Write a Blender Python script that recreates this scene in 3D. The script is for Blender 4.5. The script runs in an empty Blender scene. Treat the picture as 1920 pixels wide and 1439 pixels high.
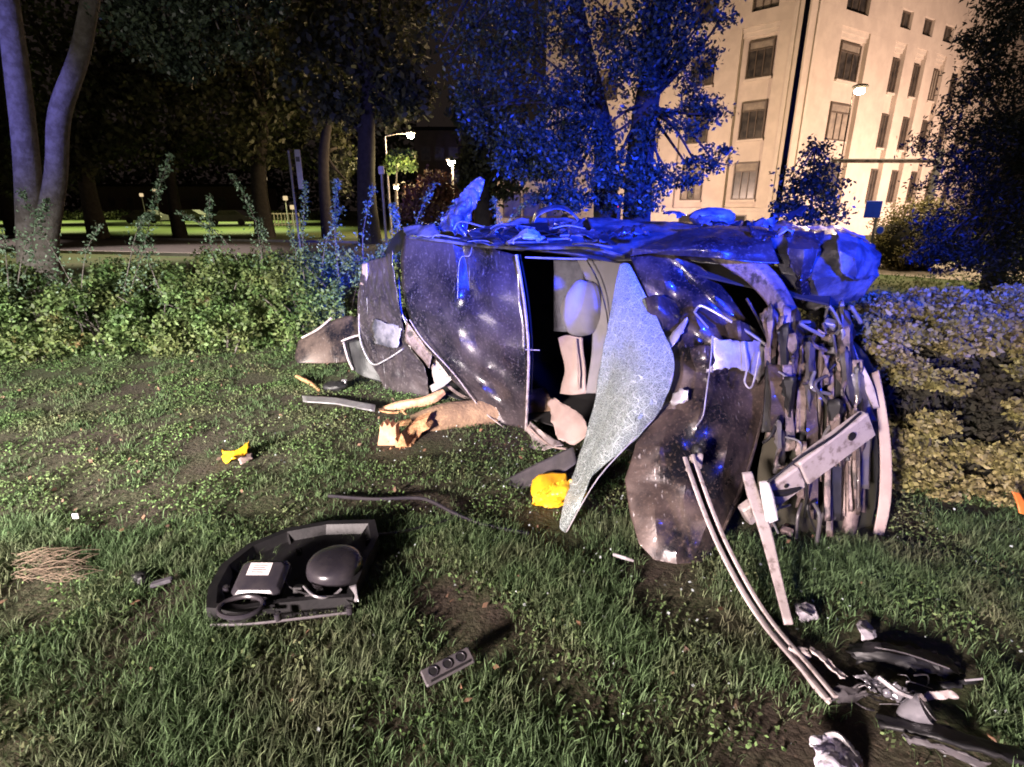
import bpy, bmesh, math, random
import numpy as np
from mathutils import Vector, noise, Matrix
random.seed(7)
rng = np.random.default_rng(11)
S = bpy.context.scene
COL = S.collection
R = math.radians

# ------------------------------------------------------------------ camera
PITCH = R(18.2)
cam_d = bpy.data.cameras.new('camera')
cam_d.sensor_width = 36.0
cam_d.lens = 18.75
cam_d.clip_start = 0.05
cam_d.clip_end = 600
cam = bpy.data.objects.new('camera', cam_d)
COL.objects.link(cam)
cam.location = (0, 0, 1.6)
cam.rotation_euler = (R(90) - PITCH, 0, 0)
S.camera = cam

# ------------------------------------------------------------------ night sky
W = bpy.data.worlds.new('World')
S.world = W
W.use_nodes = True
wn = W.node_tree
bgn = wn.nodes['Background']
bgn.inputs['Color'].default_value = (0.42, 0.30, 0.26, 1)
bgn.inputs['Strength'].default_value = 0.030

# ------------------------------------------------------------------ lamps
def lamp(name, kind, loc, target, power, color, size=0.2, angle=90, blend=0.5):
    d = bpy.data.lights.new(name, kind)
    d.energy = power
    d.color = color
    d.shadow_soft_size = size
    if kind == 'SPOT':
        d.spot_size = R(angle)
        d.spot_blend = blend
    o = bpy.data.objects.new(name, d)
    COL.objects.link(o)
    o.location = loc
    if target is not None:
        o.rotation_euler = (Vector(target) - Vector(loc)).to_track_quat('-Z', 'Y').to_euler()
    return o

def beam_shape(o, pts, floor=0.0):
    """vertical beam pattern of a lamp, set by hand: strength against the sine of the elevation of the ray"""
    d = o.data; d.use_nodes = True
    nt = d.node_tree; N = nt.nodes; L = nt.links
    em = next(n for n in N if n.type == 'EMISSION')
    g = N.new('ShaderNodeNewGeometry'); sx = N.new('ShaderNodeSeparateXYZ')
    L.new(g.outputs['Incoming'], sx.inputs[0])
    mr = N.new('ShaderNodeMapRange'); mr.inputs['From Min'].default_value = -0.5; mr.inputs['From Max'].default_value = 0.5
    L.new(sx.outputs['Z'], mr.inputs['Value'])
    cr = N.new('ShaderNodeValToRGB'); e = cr.color_ramp.elements
    while len(e) > 1: e.remove(e[-1])
    for i, (z, val) in enumerate(pts):
        q = e[0] if i == 0 else e.new(z + 0.5)
        q.position = z + 0.5; q.color = (val, val, val, 1)
    L.new(mr.outputs['Result'], cr.inputs['Fac'])
    L.new(cr.outputs['Color'], em.inputs['Strength'])
# dipped headlights of the vehicle standing behind the photographer, to the left
DIP = [(-0.49, 0.17), (-0.38, 0.42), (-0.28, 0.9), (-0.2, 1.0), (-0.12, 0.8), (-0.06, 0.42), (0.0, 0.12), (0.06, 0.06), (0.4, 0.075)]  # upper end raised as added fill for the overhanging leaves
beam_shape(lamp('headlight_lamp', 'SPOT', (-5.6, -3.4, 1.9), (-4.6, 4.6, 0.6), 14500, (0.95, 0.92, 0.84), 0.55, 62, 0.55), DIP)
DIP2 = [(-0.49, 0.17), (-0.38, 0.40), (-0.28, 0.9), (-0.2, 1.0), (-0.14, 0.72), (-0.08, 0.26), (-0.03, 0.07), (0.02, 0.085), (0.3, 0.10)]  # upper end raised as added fill for the tree behind the car
beam_shape(lamp('headlight_lamp', 'SPOT', (-4.3, -4.2, 1.9), (0.9, 3.2, 0.6), 12500, (1.0, 0.83, 0.80), 0.55, 95, 0.8), DIP2)
# blue beacons on the roofs of the emergency vehicles behind the photographer
BEAC = [(-0.48, 0.006), (-0.36, 0.015), (-0.315, 0.05), (-0.265, 0.60), (-0.23, 1.0), (-0.18, 0.60), (-0.10, 0.15), (0.0, 0.055), (0.25, 0.038), (0.45, 0.03)]
beam_shape(lamp('beacon_lamp', 'SPOT', (3.5, -6.0, 4.0), (2.55, 4.0, 2.2), 115000, (0.010, 0.042, 1.0), 0.5, 41, 0.45), BEAC)
beam_shape(lamp('beacon_lamp', 'SPOT', (-9.5, -1.0, 2.4), (-8.0, 8.6, 3.0), 8000, (0.22, 0.22, 1.0), 0.15, 25, 0.4),
           [(-0.16, 0.0), (-0.08, 0.05), (0.0, 0.9), (0.1, 1.0), (0.4, 0.5)])

S.view_settings.view_transform = 'Standard'
S.view_settings.look = 'None'
S.view_settings.exposure = 0.15
S.view_settings.gamma = 1.0
S.view_settings.use_curve_mapping = False
S.render.engine = 'CYCLES'
S.cycles.filter_width = 1.8
S.cycles.max_bounces = 5
S.cycles.diffuse_bounces = 2
S.cycles.glossy_bounces = 2
S.cycles.transparent_max_bounces = 6
S.cycles.sample_clamp_indirect = 4

# ------------------------------------------------------------------ helpers
CP, SP = math.cos(PITCH), math.sin(PITCH)
def P(u, v, Y):
    """world point at ground distance Y along the sight line of photo pixel (u, v)"""
    x = (u - 960) / 1000.0
    y = (719.5 - v) / 1000.0
    t = Y / (CP + y * SP)
    return Vector((x * t, Y, 1.6 + t * (-SP + y * CP)))
def G(u, v, z=0.0):
    x = (u - 960) / 1000.0
    y = (719.5 - v) / 1000.0
    t = (z - 1.6) / (-SP + y * CP)
    return Vector((x * t, t * (CP + y * SP), z))

def base_of(parent):
    return parent.get('_o', (0, 0, 0)) if parent else (0, 0, 0)

def link(o, parent=None):
    COL.objects.link(o)
    if parent:
        o.parent = parent
    return o

def thing(name, label, cat, loc=(0, 0, 0), group=None):
    o = bpy.data.objects.new(name, None)
    o.empty_display_size = 0.2
    COL.objects.link(o)
    o.location = loc
    o['label'] = label
    o['category'] = cat
    if group:
        o['group'] = group
    return o

def tag(o, label, cat, group=None):
    o['label'] = label
    o['category'] = cat
    if group:
        o['group'] = group
    return o

ROOTLOC = {}
def origin(parent):
    p = parent
    v = Vector((0, 0, 0))
    while p:
        v += Vector(p.location)
        p = p.parent
    return v

class MB:
    def __init__(s):
        s.v = []; s.f = []
    def quad(s, a, b, c, d):
        n = len(s.v); s.v += [Vector(a), Vector(b), Vector(c), Vector(d)]; s.f.append((n, n+1, n+2, n+3)); return s
    def poly(s, pts):
        n = len(s.v); s.v += [Vector(p) for p in pts]; s.f.append(tuple(range(n, n+len(pts)))); return s
    def prism(s, pts, off):
        """polygon pts extruded by vector off"""
        off = Vector(off); k = len(pts); n = len(s.v)
        s.v += [Vector(p) for p in pts] + [Vector(p) + off for p in pts]
        s.f.append(tuple(range(n, n+k))); s.f.append(tuple(range(n+2*k-1, n+k-1, -1)))
        for i in range(k):
            j = (i+1) % k
            s.f.append((n+i, n+k+i, n+k+j, n+j))
        return s
    def box(s, c, d, ax=None, bev=0.0):
        """box centre c, full sizes d, axes matrix ax (3 vectors)"""
        c = Vector(c)
        X, Y, Z = ax if ax else (Vector((1,0,0)), Vector((0,1,0)), Vector((0,0,1)))
        n = len(s.v)
        hx, hy, hz = d[0]/2, d[1]/2, d[2]/2
        if bev <= 0:
            for sx, sy, sz in ((-1,-1,-1),(1,-1,-1),(1,1,-1),(-1,1,-1),(-1,-1,1),(1,-1,1),(1,1,1),(-1,1,1)):
                s.v.append(c + X*sx*hx + Y*sy*hy + Z*sz*hz)
            for f in ((0,3,2,1),(4,5,6,7),(0,1,5,4),(1,2,6,5),(2,3,7,6),(3,0,4,7)):
                s.f.append(tuple(n+i for i in f))
        else:
            b = bev
            lv = [(-hz, b), (-hz+b, 0), (hz-b, 0), (hz, b)]
            for z, inn in lv:
                for sx, sy in ((-1,-1),(1,-1),(1,1),(-1,1)):
                    x = sx*(hx-inn); y = sy*(hy-inn)
                    # chamfered corner
                    if (sx, sy) in ((-1,-1),(1,1)):
                        pp = [(x, y - sy*b), (x - sx*b, y)]
                    else:
                        pp = [(x - sx*b, y), (x, y - sy*b)]
                    for q in pp:
                        s.v.append(c + X*q[0] + Y*q[1] + Z*z)
            for r in range(3):
                for i in range(8):
                    j = (i+1) % 8
                    s.f.append((n+r*8+i, n+r*8+j, n+(r+1)*8+j, n+(r+1)*8+i))
            s.f.append(tuple(n+i for i in range(7, -1, -1)))
            s.f.append(tuple(n+24+i for i in range(8)))
        return s
    def tube(s, pts, rad, n=8, smooth=4, cap=True, flat=1.0):
        pts = [Vector(p) for p in pts]
        if not hasattr(rad, '__len__'):
            rad = [rad]*len(pts)
        if smooth > 1 and len(pts) > 2:
            pts, rad = crom(pts, smooth), crom_s(list(rad), smooth)
        m = len(pts); st = len(s.v)
        up = Vector((0.13, 0.21, 1)).normalized()
        prev = None
        for i, p in enumerate(pts):
            t = (pts[min(i+1, m-1)] - pts[max(i-1, 0)])
            if t.length < 1e-9: t = Vector((0,0,1))
            t.normalize()
            if prev is None:
                a = t.cross(up)
                if a.length < 0.1: a = t.cross(Vector((1,0,0)))
            else:
                a = prev - t*prev.dot(t)
            a.normalize(); prev = a
            b = t.cross(a)
            for k in range(n):
                th = 2*math.pi*k/n
                s.v.append(p + a*math.cos(th)*rad[i] + b*math.sin(th)*rad[i]*flat)
        for i in range(m-1):
            for k in range(n):
                q = (k+1) % n
                s.f.append((st+i*n+k, st+i*n+q, st+(i+1)*n+q, st+(i+1)*n+k))
        if cap:
            s.f.append(tuple(st+k for k in range(n-1, -1, -1)))
            s.f.append(tuple(st+(m-1)*n+k for k in range(n)))
        return s
    def ball(s, c, r, nu=12, nv=8, lump=0.0, ax=None, seed=0):
        c = Vector(c)
        if not hasattr(r, '__len__'): r = (r, r, r)
        X, Y, Z = ax if ax else (Vector((1,0,0)), Vector((0,1,0)), Vector((0,0,1)))
        rf = random.Random(int(seed*331)+1)
        FP = [[(Vector((rf.gauss(0,1), rf.gauss(0,1), rf.gauss(0,1))).normalized()*rf.uniform(.5, 1), rf.uniform(-.3, .3)) for _ in range(11)] for _ in (0, 1)]
        if lump >= .3: nu, nv = nu*2, nv*2
        st = len(s.v)
        for j in range(nv+1):
            ph = math.pi*j/nv
            for i in range(nu):
                th = 2*math.pi*i/nu
                d = Vector((math.sin(ph)*math.cos(th), math.sin(ph)*math.sin(th), math.cos(ph)))
                if lump >= .3:
                    k = 1 + lump*.16*(.35 - abs(noise.noise(d*3.3 + Vector((seed, 0, seed))))*2) + lump*.07*noise.noise(d*9) + lump*.75*(max(a_.dot(d)+b_ for a_, b_ in FP[0]) - max(a_.dot(d)+b_ for a_, b_ in FP[1]))
                else:
                    k = 1 + lump*noise.noise(d*1.7 + Vector((seed, seed*2.3, 0)))
                s.v.append(c + (X*d.x*r[0] + Y*d.y*r[1] + Z*d.z*r[2])*k)
        for j in range(nv):
            for i in range(nu):
                q = (i+1) % nu
                s.f.append((st+j*nu+i, st+(j+1)*nu+i, st+(j+1)*nu+q, st+j*nu+q))
        return s
    def disc_ring(s, c, r0, r1, ax, n=20):
        X, Y, _ = ax; c = Vector(c); st = len(s.v)
        for k in range(n):
            th = 2*math.pi*k/n; d = X*math.cos(th)+Y*math.sin(th)
            s.v += [c + d*r0, c + d*r1]
        for k in range(n):
            q = (k+1) % n
            s.f.append((st+2*k, st+2*k+1, st+2*q+1, st+2*q))
        return s
    def build(s, name, m, parent=None, smooth=False, kind=None, solid=0.0, bev=0.0):
        off = origin(parent)
        me = bpy.data.meshes.new(name)
        me.from_pydata([tuple(v - off) for v in s.v], [], s.f)
        if smooth:
            me.polygons.foreach_set('use_smooth', [True]*len(me.polygons))
            me.set_sharp_from_angle(angle=R(38))
        me.materials.append(m)
        me.update()
        o = bpy.data.objects.new(name, me)
        link(o, parent)
        if solid:
            md = o.modifiers.new('thick', 'SOLIDIFY'); md.thickness = solid; md.offset = 0
        if bev:
            md = o.modifiers.new('bevel', 'BEVEL'); md.width = bev; md.segments = 2
        if kind: o['kind'] = kind
        return o

def crom(pts, k):
    out = []
    m = len(pts)
    for i in range(m-1):
        p0 = pts[max(i-1,0)]; p1 = pts[i]; p2 = pts[i+1]; p3 = pts[min(i+2,m-1)]
        for j in range(k):
            t = j/k
            out.append(0.5*((2*p1)+(p2-p0)*t+(2*p0-5*p1+4*p2-p3)*t*t+(3*p1-p0-3*p2+p3)*t**3))
    out.append(pts[-1])
    return out
crom_s = crom

def linr(pts, k):
    out = []
    for a_, b_ in zip(pts[:-1], pts[1:]):
        out += [a_.lerp(b_, i/k) for i in range(k)]
    return out + [pts[-1]]
def sheet_pts(ctrl, k, lin=False):
    f = linr if lin else crom
    rows = [f([Vector(p) for p in r], k) for r in ctrl]
    cols = [f([rows[i][j] for i in range(len(rows))], k) for j in range(len(rows[0]))]
    return [[cols[j][i] for j in range(len(cols))] for i in range(len(cols[0]))]

def sheet(name, ctrl, m, parent, k=6, crumple=0.0, scale=4.0, ridge=0.5, thick=0.004, seed=0.0, smooth=True, px=True, jag=0.0, folds=None, lin=False):
    """bent sheet metal through rows of control points (photo pixel u, v and distance Y), with sharp folds"""
    g = [[P(*p) if px else Vector(p) for p in r] for r in ctrl]
    if k >= 8: k = int(k*1.6)
    g = sheet_pts(g, k, lin)
    nr, nc = len(g), len(g[0])
    rs_ = random.Random(int(seed*977)+5)
    size = max((g[0][0]-g[-1][-1]).length, (g[0][-1]-g[-1][0]).length)
    nf = folds if folds is not None else 6
    cen_ = sum((q for r in g for q in r), Vector())/(nr*nc)
    PL = [[(Vector((rs_.gauss(0,1), rs_.gauss(0,.5), rs_.gauss(0,1))).normalized()*rs_.uniform(.6, 1.4), rs_.uniform(-.45, .45)) for _ in range(nf)] for _ in (0, 1)]
    def lse(L_, q):
        vals = [a_.dot(q) + b_ for a_, b_ in L_]; mx = max(vals)
        return mx + .015*math.log(sum(math.exp((v_-mx)/.015) for v_ in vals))
    V = []
    sv = Vector((seed*3.1, seed*1.7, seed*2.3))
    for i in range(nr):
        for j in range(nc):
            p = g[i][j]
            du = g[i][min(j+1,nc-1)] - g[i][max(j-1,0)]
            dv = g[min(i+1,nr-1)][j] - g[max(i-1,0)][j]
            n = du.cross(dv)
            n = n.normalized() if n.length > 1e-9 else Vector((0,-1,0))
            q = (p - cen_)*(2.6/max(size, .08))
            h = lse(PL[0], q) - lse(PL[1], q)
            q = p*scale + sv
            h = h*0.9 + 0.10*noise.noise(q*1.2) + 0.16*(0.5 - abs(noise.noise(q*2.6))*2)*ridge
            pp = p + n*h*crumple
            if jag and (i in (0, nr-1) or j in (0, nc-1)):
                pp = pp + Vector((noise.noise(q*5), noise.noise(q*5+Vector((9,0,0))), noise.noise(q*5+Vector((0,9,0)))))*jag
            V.append(pp)
    F = [(i*nc+j, i*nc+j+1, (i+1)*nc+j+1, (i+1)*nc+j) for i in range(nr-1) for j in range(nc-1)]
    mb = MB(); mb.v = V; mb.f = F
    o = mb.build(name, m, parent, smooth=smooth, solid=thick)
    o.data.set_sharp_from_angle(angle=R(24))
    return o

# ------------------------------------------------------------------ materials
def M(name, c1, c2=None, scale=6.0, rough=0.6, metal=0.0, bump=0.0, bscale=30.0, island=0.0, coat=0.0,
      lo=0.4, hi=0.6, transl=0.0, c3=None, s3=20.0, lo3=0.55, hi3=0.65, spec=0.5, rough2=None, scr=None):
    m = bpy.data.materials.new(name)
    m.use_nodes = True
    nt = m.node_tree; N = nt.nodes; L = nt.links
    b = N['Principled BSDF']
    b.inputs['Roughness'].default_value = rough
    b.inputs['Metallic'].default_value = metal
    b.inputs['Coat Weight'].default_value = coat
    b.inputs['Specular IOR Level'].default_value = spec
    tc = N.new('ShaderNodeTexCoord')
    def nz(sc, det=5):
        n = N.new('ShaderNodeTexNoise'); n.inputs['Scale'].default_value = sc; n.inputs['Detail'].default_value = det
        n.inputs['Roughness'].default_value = 0.62
        L.new(tc.outputs['Object'], n.inputs['Vector']); return n
    def ramp(src, lo, hi):
        r = N.new('ShaderNodeMapRange'); r.inputs['From Min'].default_value = lo; r.inputs['From Max'].default_value = hi
        L.new(src, r.inputs['Value']); return r.outputs['Result']
    def mix(fac, a, bcol):
        x = N.new('ShaderNodeMix'); x.data_type = 'RGBA'
        L.new(fac, x.inputs['Factor'])
        if isinstance(a, tuple): x.inputs['A'].default_value = (*a, 1)
        else: L.new(a, x.inputs['A'])
        if isinstance(bcol, tuple): x.inputs['B'].default_value = (*bcol, 1)
        else: L.new(bcol, x.inputs['B'])
        return x.outputs['Result']
    colr = None
    if c2:
        f = ramp(nz(scale).outputs['Fac'], lo, hi)
        colr = mix(f, c1, c2)
        if rough2 is not None:
            rr = N.new('ShaderNodeMapRange'); rr.inputs['To Min'].default_value = rough; rr.inputs['To Max'].default_value = rough2
            L.new(f, rr.inputs['Value']); L.new(rr.outputs['Result'], b.inputs['Roughness'])
    if c3:
        colr = mix(ramp(nz(s3, 8).outputs['Fac'], lo3, hi3), colr if colr else c1, c3)
    if scr:
        mp = N.new('ShaderNodeMapping'); mp.inputs['Rotation'].default_value = (0.3, 0.5, 0.4); mp.inputs['Scale'].default_value = (70, 40, 2.2)
        L.new(tc.outputs['Object'], mp.inputs['Vector'])
        sn = N.new('ShaderNodeTexNoise'); sn.inputs['Scale'].default_value = 1.0; sn.inputs['Detail'].default_value = 3
        L.new(mp.outputs['Vector'], sn.inputs['Vector'])
        mk = ramp(nz(2.6).outputs['Fac'], 0.52, 0.66)
        mm = N.new('ShaderNodeMath'); mm.operation = 'MULTIPLY'
        L.new(ramp(sn.outputs['Fac'], 0.63, 0.72), mm.inputs[0]); L.new(mk, mm.inputs[1])
        colr = mix(mm.outputs[0], colr if colr else c1, scr)
    if island:
        ge = N.new('ShaderNodeNewGeometry')
        hs = N.new('ShaderNodeHueSaturation')
        mr = N.new('ShaderNodeMapRange'); mr.inputs['To Min'].default_value = 1-island; mr.inputs['To Max'].default_value = 1+island
        L.new(ge.outputs['Random Per Island'], mr.inputs['Value'])
        L.new(mr.outputs['Result'], hs.inputs['Value'])
        if colr: L.new(colr, hs.inputs['Color'])
        else: hs.inputs['Color'].default_value = (*c1, 1)
        colr = hs.outputs['Color']
    if colr: L.new(colr, b.inputs['Base Color'])
    else: b.inputs['Base Color'].default_value = (*c1, 1)
    if bump:
        bp = N.new('ShaderNodeBump'); bp.inputs['Strength'].default_value = bump; bp.inputs['Distance'].default_value = 0.02
        L.new(nz(bscale, 6).outputs['Fac'], bp.inputs['Height'])
        L.new(bp.outputs['Normal'], b.inputs['Normal'])
    if transl:
        t = N.new('ShaderNodeBsdfTranslucent')
        if colr: L.new(colr, t.inputs['Color'])
        else: t.inputs['Color'].default_value = (*c1, 1)
        ms = N.new('ShaderNodeMixShader'); ms.inputs['Fac'].default_value = transl
        L.new(b.outputs[0], ms.inputs[1]); L.new(t.outputs[0], ms.inputs[2])
        L.new(ms.outputs[0], N['Material Output'].inputs['Surface'])
    return m

def EM(name, col, st):
    m = bpy.data.materials.new(name); m.use_nodes = True
    nt = m.node_tree
    e = nt.nodes.new('ShaderNodeEmission'); e.inputs['Color'].default_value = (*col, 1); e.inputs['Strength'].default_value = st
    nt.links.new(e.outputs[0], nt.nodes['Material Output'].inputs['Surface'])
    return m

m_soil = M('soil', (0.040, 0.028, 0.018), (0.045, 0.055, 0.018), 1.2, 0.95, bump=0.9, bscale=35, c3=(0.085, 0.06, 0.038), s3=60)
m_grass = M('grass_blade', (0.088, 0.142, 0.060), (0.150, 0.138, 0.086), 1.8, 0.7, island=0.6, lo=0.47, hi=0.72, transl=0.3, spec=0.25)
m_clover = M('clover_leaf', (0.092, 0.155, 0.052), (0.130, 0.122, 0.070), 1.6, 0.8, island=0.5, lo=0.45, hi=0.68, transl=0.25, spec=0.2)
m_litter = M('dry_leaf', (0.16, 0.085, 0.045), (0.10, 0.06, 0.04), 20, 0.8, island=0.5)
m_road = M('asphalt', (0.055, 0.050, 0.050), (0.075, 0.068, 0.066), 3, 0.85, bump=0.3, bscale=80)
m_line = M('road_paint', (0.5, 0.48, 0.45), (0.4, 0.37, 0.34), 5, 0.7)
m_kerb = M('kerb_stone', (0.30, 0.27, 0.24), (0.22, 0.2, 0.18), 4, 0.8, bump=0.2)
m_path = M('paving', (0.30, 0.25, 0.21), (0.22, 0.19, 0.16), 3, 0.8, bump=0.2)
m_stone = M('limestone', (0.50, 0.43, 0.36), (0.44, 0.375, 0.315), 1.1, 0.85, bump=0.12, bscale=14, c3=(0.40, 0.34, 0.29), s3=0.5, lo3=0.52, hi3=0.7)
m_stone2 = M('limestone_trim', (0.52, 0.45, 0.38), (0.46, 0.40, 0.34), 2.5, 0.8, bump=0.1)
m_blind = M('window_blind', (0.26, 0.22, 0.17), (0.16, 0.135, 0.11), 2.0, 0.7)
m_wframe = M('window_frame_paint', (0.10, 0.075, 0.055), (0.07, 0.055, 0.045), 6, 0.5)
m_pane = M('window_glass', (0.018, 0.017, 0.018), (0.07, 0.06, 0.05), 1.5, 0.32, spec=0.6)
m_bark = M('bark', (0.085, 0.07, 0.06), (0.15, 0.13, 0.12), 9, 0.9, bump=0.9, bscale=22)
m_leafc = M('broad_leaf', (0.034, 0.052, 0.036), (0.060, 0.080, 0.048), 3, 0.42, island=0.55, transl=0.22)
m_leafd = M('dark_leaf', (0.045, 0.058, 0.024), (0.065, 0.068, 0.026), 0.7, 0.6, island=0.5, transl=0.2)
m_leafh = M('hedge_leaf', (0.076, 0.138, 0.038), (0.118, 0.148, 0.048), 2.2, 0.65, island=0.55, transl=0.22, c3=(0.16, 0.09, 0.04), s3=3.0, lo3=0.60, hi3=0.72)
m_shoot = M('shoot_leaf', (0.120, 0.200, 0.120), (0.140, 0.200, 0.130), 4, 0.5, island=0.4, transl=0.2)
m_leafr = M('clipped_leaf', (0.185, 0.172, 0.058), (0.225, 0.185, 0.082), 4, 0.6, island=0.5, transl=0.15)
m_conif = M('conifer_needle', (0.016, 0.024, 0.018), (0.026, 0.034, 0.022), 2, 0.6, island=0.5, transl=0.1)
m_rust = M('copper_leaf', (0.15, 0.06, 0.045), (0.11, 0.06, 0.035), 1.0, 0.7, island=0.4)
m_core = M('shade_core', (0.018, 0.018, 0.010), (0.03, 0.026, 0.016), 5, 0.95)  # near black: the shade of the inside put into the colour

m_paint = M('dusty_dark_paint', (0.008, 0.008, 0.013), (0.100, 0.078, 0.078), 2.0, 0.24, 0.2, bump=0.10, bscale=90, coat=0.5, lo=0.34, hi=0.80,
            c3=(0.17, 0.14, 0.14), s3=55, lo3=0.54, hi3=0.80, rough2=0.5, scr=(0.38, 0.36, 0.38))
m_hood = M('muddy_dark_paint', (0.010, 0.010, 0.015), (0.085, 0.060, 0.052), 3.2, 0.24, 0.3, bump=0.12, bscale=70, coat=0.45, lo=0.40, hi=0.62,
           c3=(0.17, 0.12, 0.10), s3=60, lo3=0.54, hi3=0.80, rough2=0.55, scr=(0.36, 0.33, 0.33))
m_side = M('scraped_paint', (0.05, 0.05, 0.06), (0.20, 0.19, 0.20), 5, 0.34, 0.2, bump=0.35, bscale=30, coat=0.3, lo=0.42, hi=0.60)
m_bare = M('bare_scraped_metal', (0.45, 0.43, 0.45), (0.32, 0.29, 0.29), 12, 0.42, 0.35, bump=0.15, bscale=40)
m_pale = M('pale_primer', (0.40, 0.34, 0.33), (0.32, 0.27, 0.26), 9, 0.55, 0.1, bump=0.12, bscale=60, c3=(0.17, 0.13, 0.12), s3=18, lo3=0.54, hi3=0.66)
m_brown = M('dirty_metal', (0.13, 0.095, 0.088), (0.22, 0.165, 0.155), 10, 0.5, 0.3, bump=0.4, bscale=45, c3=(0.05, 0.04, 0.038), s3=14, lo3=0.52, hi3=0.6)
m_black = M('black_plastic', (0.006, 0.006, 0.007), (0.012, 0.011, 0.012), 12, 0.55, bump=0.08, bscale=60)
m_grey = M('grey_plastic', (0.060, 0.055, 0.060), (0.09, 0.08, 0.084), 10, 0.45, bump=0.08, bscale=60)
m_gloss = M('satin_black_cap', (0.022, 0.020, 0.026), (0.036, 0.032, 0.036), 8, 0.26, bump=0.03)
m_dark = M('cabin_dark', (0.012, 0.011, 0.012), (0.02, 0.018, 0.018), 6, 0.9)
m_pink = M('beige_trim', (0.33, 0.25, 0.22), (0.27, 0.20, 0.18), 8, 0.55, bump=0.1)
m_bag = M('airbag_cloth', (0.26, 0.245, 0.26), (0.22, 0.21, 0.22), 6, 0.85, bump=0.05)
m_seat = M('seat_cloth', (0.16, 0.16, 0.20), (0.12, 0.12, 0.15), 20, 0.9, bump=0.2, bscale=120)
m_yellow = M('yellow_plastic', (0.80, 0.42, 0.02), (0.72, 0.36, 0.015), 14, 0.38, bump=0.15, bscale=25)
m_wood = M('raw_wood', (0.50, 0.28, 0.14), (0.34, 0.16, 0.07), 22, 0.8, bump=0.9, bscale=45)
m_barkd = M('dark_bark', (0.028, 0.023, 0.018), (0.045, 0.038, 0.03), 6, 0.95, bump=0.8, bscale=14)
m_bark2 = M('young_bark', (0.30, 0.195, 0.115), (0.20, 0.125, 0.078), 7, 0.85, bump=0.7, bscale=26, c3=(0.40, 0.25, 0.14), s3=16, lo3=0.56, hi3=0.66)
m_peel = M('peeled_wood', (0.52, 0.31, 0.19), (0.40, 0.21, 0.12), 14, 0.7, bump=0.4)
m_alu = M('aluminium', (0.52, 0.50, 0.52), (0.40, 0.38, 0.40), 15, 0.32, 0.7, bump=0.06)
m_label = M('paper_label', (0.62, 0.58, 0.56), (0.5, 0.47, 0.46), 60, 0.7)
m_print = M('label_print', (0.12, 0.11, 0.12))
m_straw = M('straw', (0.15, 0.105, 0.07), (0.09, 0.065, 0.045), 20, 0.8)
m_foil = M('crumpled_foil', (0.70, 0.67, 0.70), (0.35, 0.32, 0.50), 14, 0.22, 0.25, bump=0.5, bscale=30, c3=(0.55, 0.22, 0.10), s3=9, lo3=0.6, hi3=0.63)
m_lampshell = M('lens_clear', (0.20, 0.19, 0.21), (0.10, 0.095, 0.11), 9, 0.15, 0.3, coat=0.5)
m_pole = M('pole_paint', (0.012, 0.012, 0.012), (0.018, 0.016, 0.015), 5, 0.85, spec=0.1)
m_galv = M('galvanised', (0.36, 0.34, 0.33), (0.28, 0.27, 0.26), 6, 0.5, 0.3)
m_signb = M('sign_blue', (0.02, 0.08, 0.95), (0.02, 0.07, 0.85), 8, 0.4)
m_fragw = M('pale_fragment', (0.36, 0.34, 0.36), (0.22, 0.20, 0.22), 25, 0.5, bump=.2)
m_white = M('sign_white', (0.55, 0.52, 0.52), (0.48, 0.45, 0.44), 6, 0.5)
m_brick = M('far_render', (0.10, 0.075, 0.065), (0.08, 0.06, 0.052), 1, 0.9)
m_far_car = M('far_car_paint', (0.10, 0.095, 0.09), (0.08, 0.075, 0.075), 3, 0.35, coat=0.5)
m_tyre = M('tyre_rubber', (0.02, 0.02, 0.021), (0.035, 0.032, 0.032), 9, 0.7, bump=0.2)
m_orange = M('orange_plastic', (0.75, 0.20, 0.04), (0.65, 0.16, 0.03), 8, 0.5)
m_rust2 = M('old_leaf_ground', (0.2, 0.12, 0.08), (0.15, 0.09, 0.06), 12, 0.85)
e_lamp = EM('lamp_glow', (1.0, 0.74, 0.42), 42.0)
e_lamp2 = EM('lamp_glow_bright', (1.0, 0.80, 0.50), 160.0)
e_red = EM('tail_glow', (1.0, 0.04, 0.06), 2.5)
e_win = EM('far_lit_window', (1.0, 0.75, 0.42), 0.8)

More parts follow.
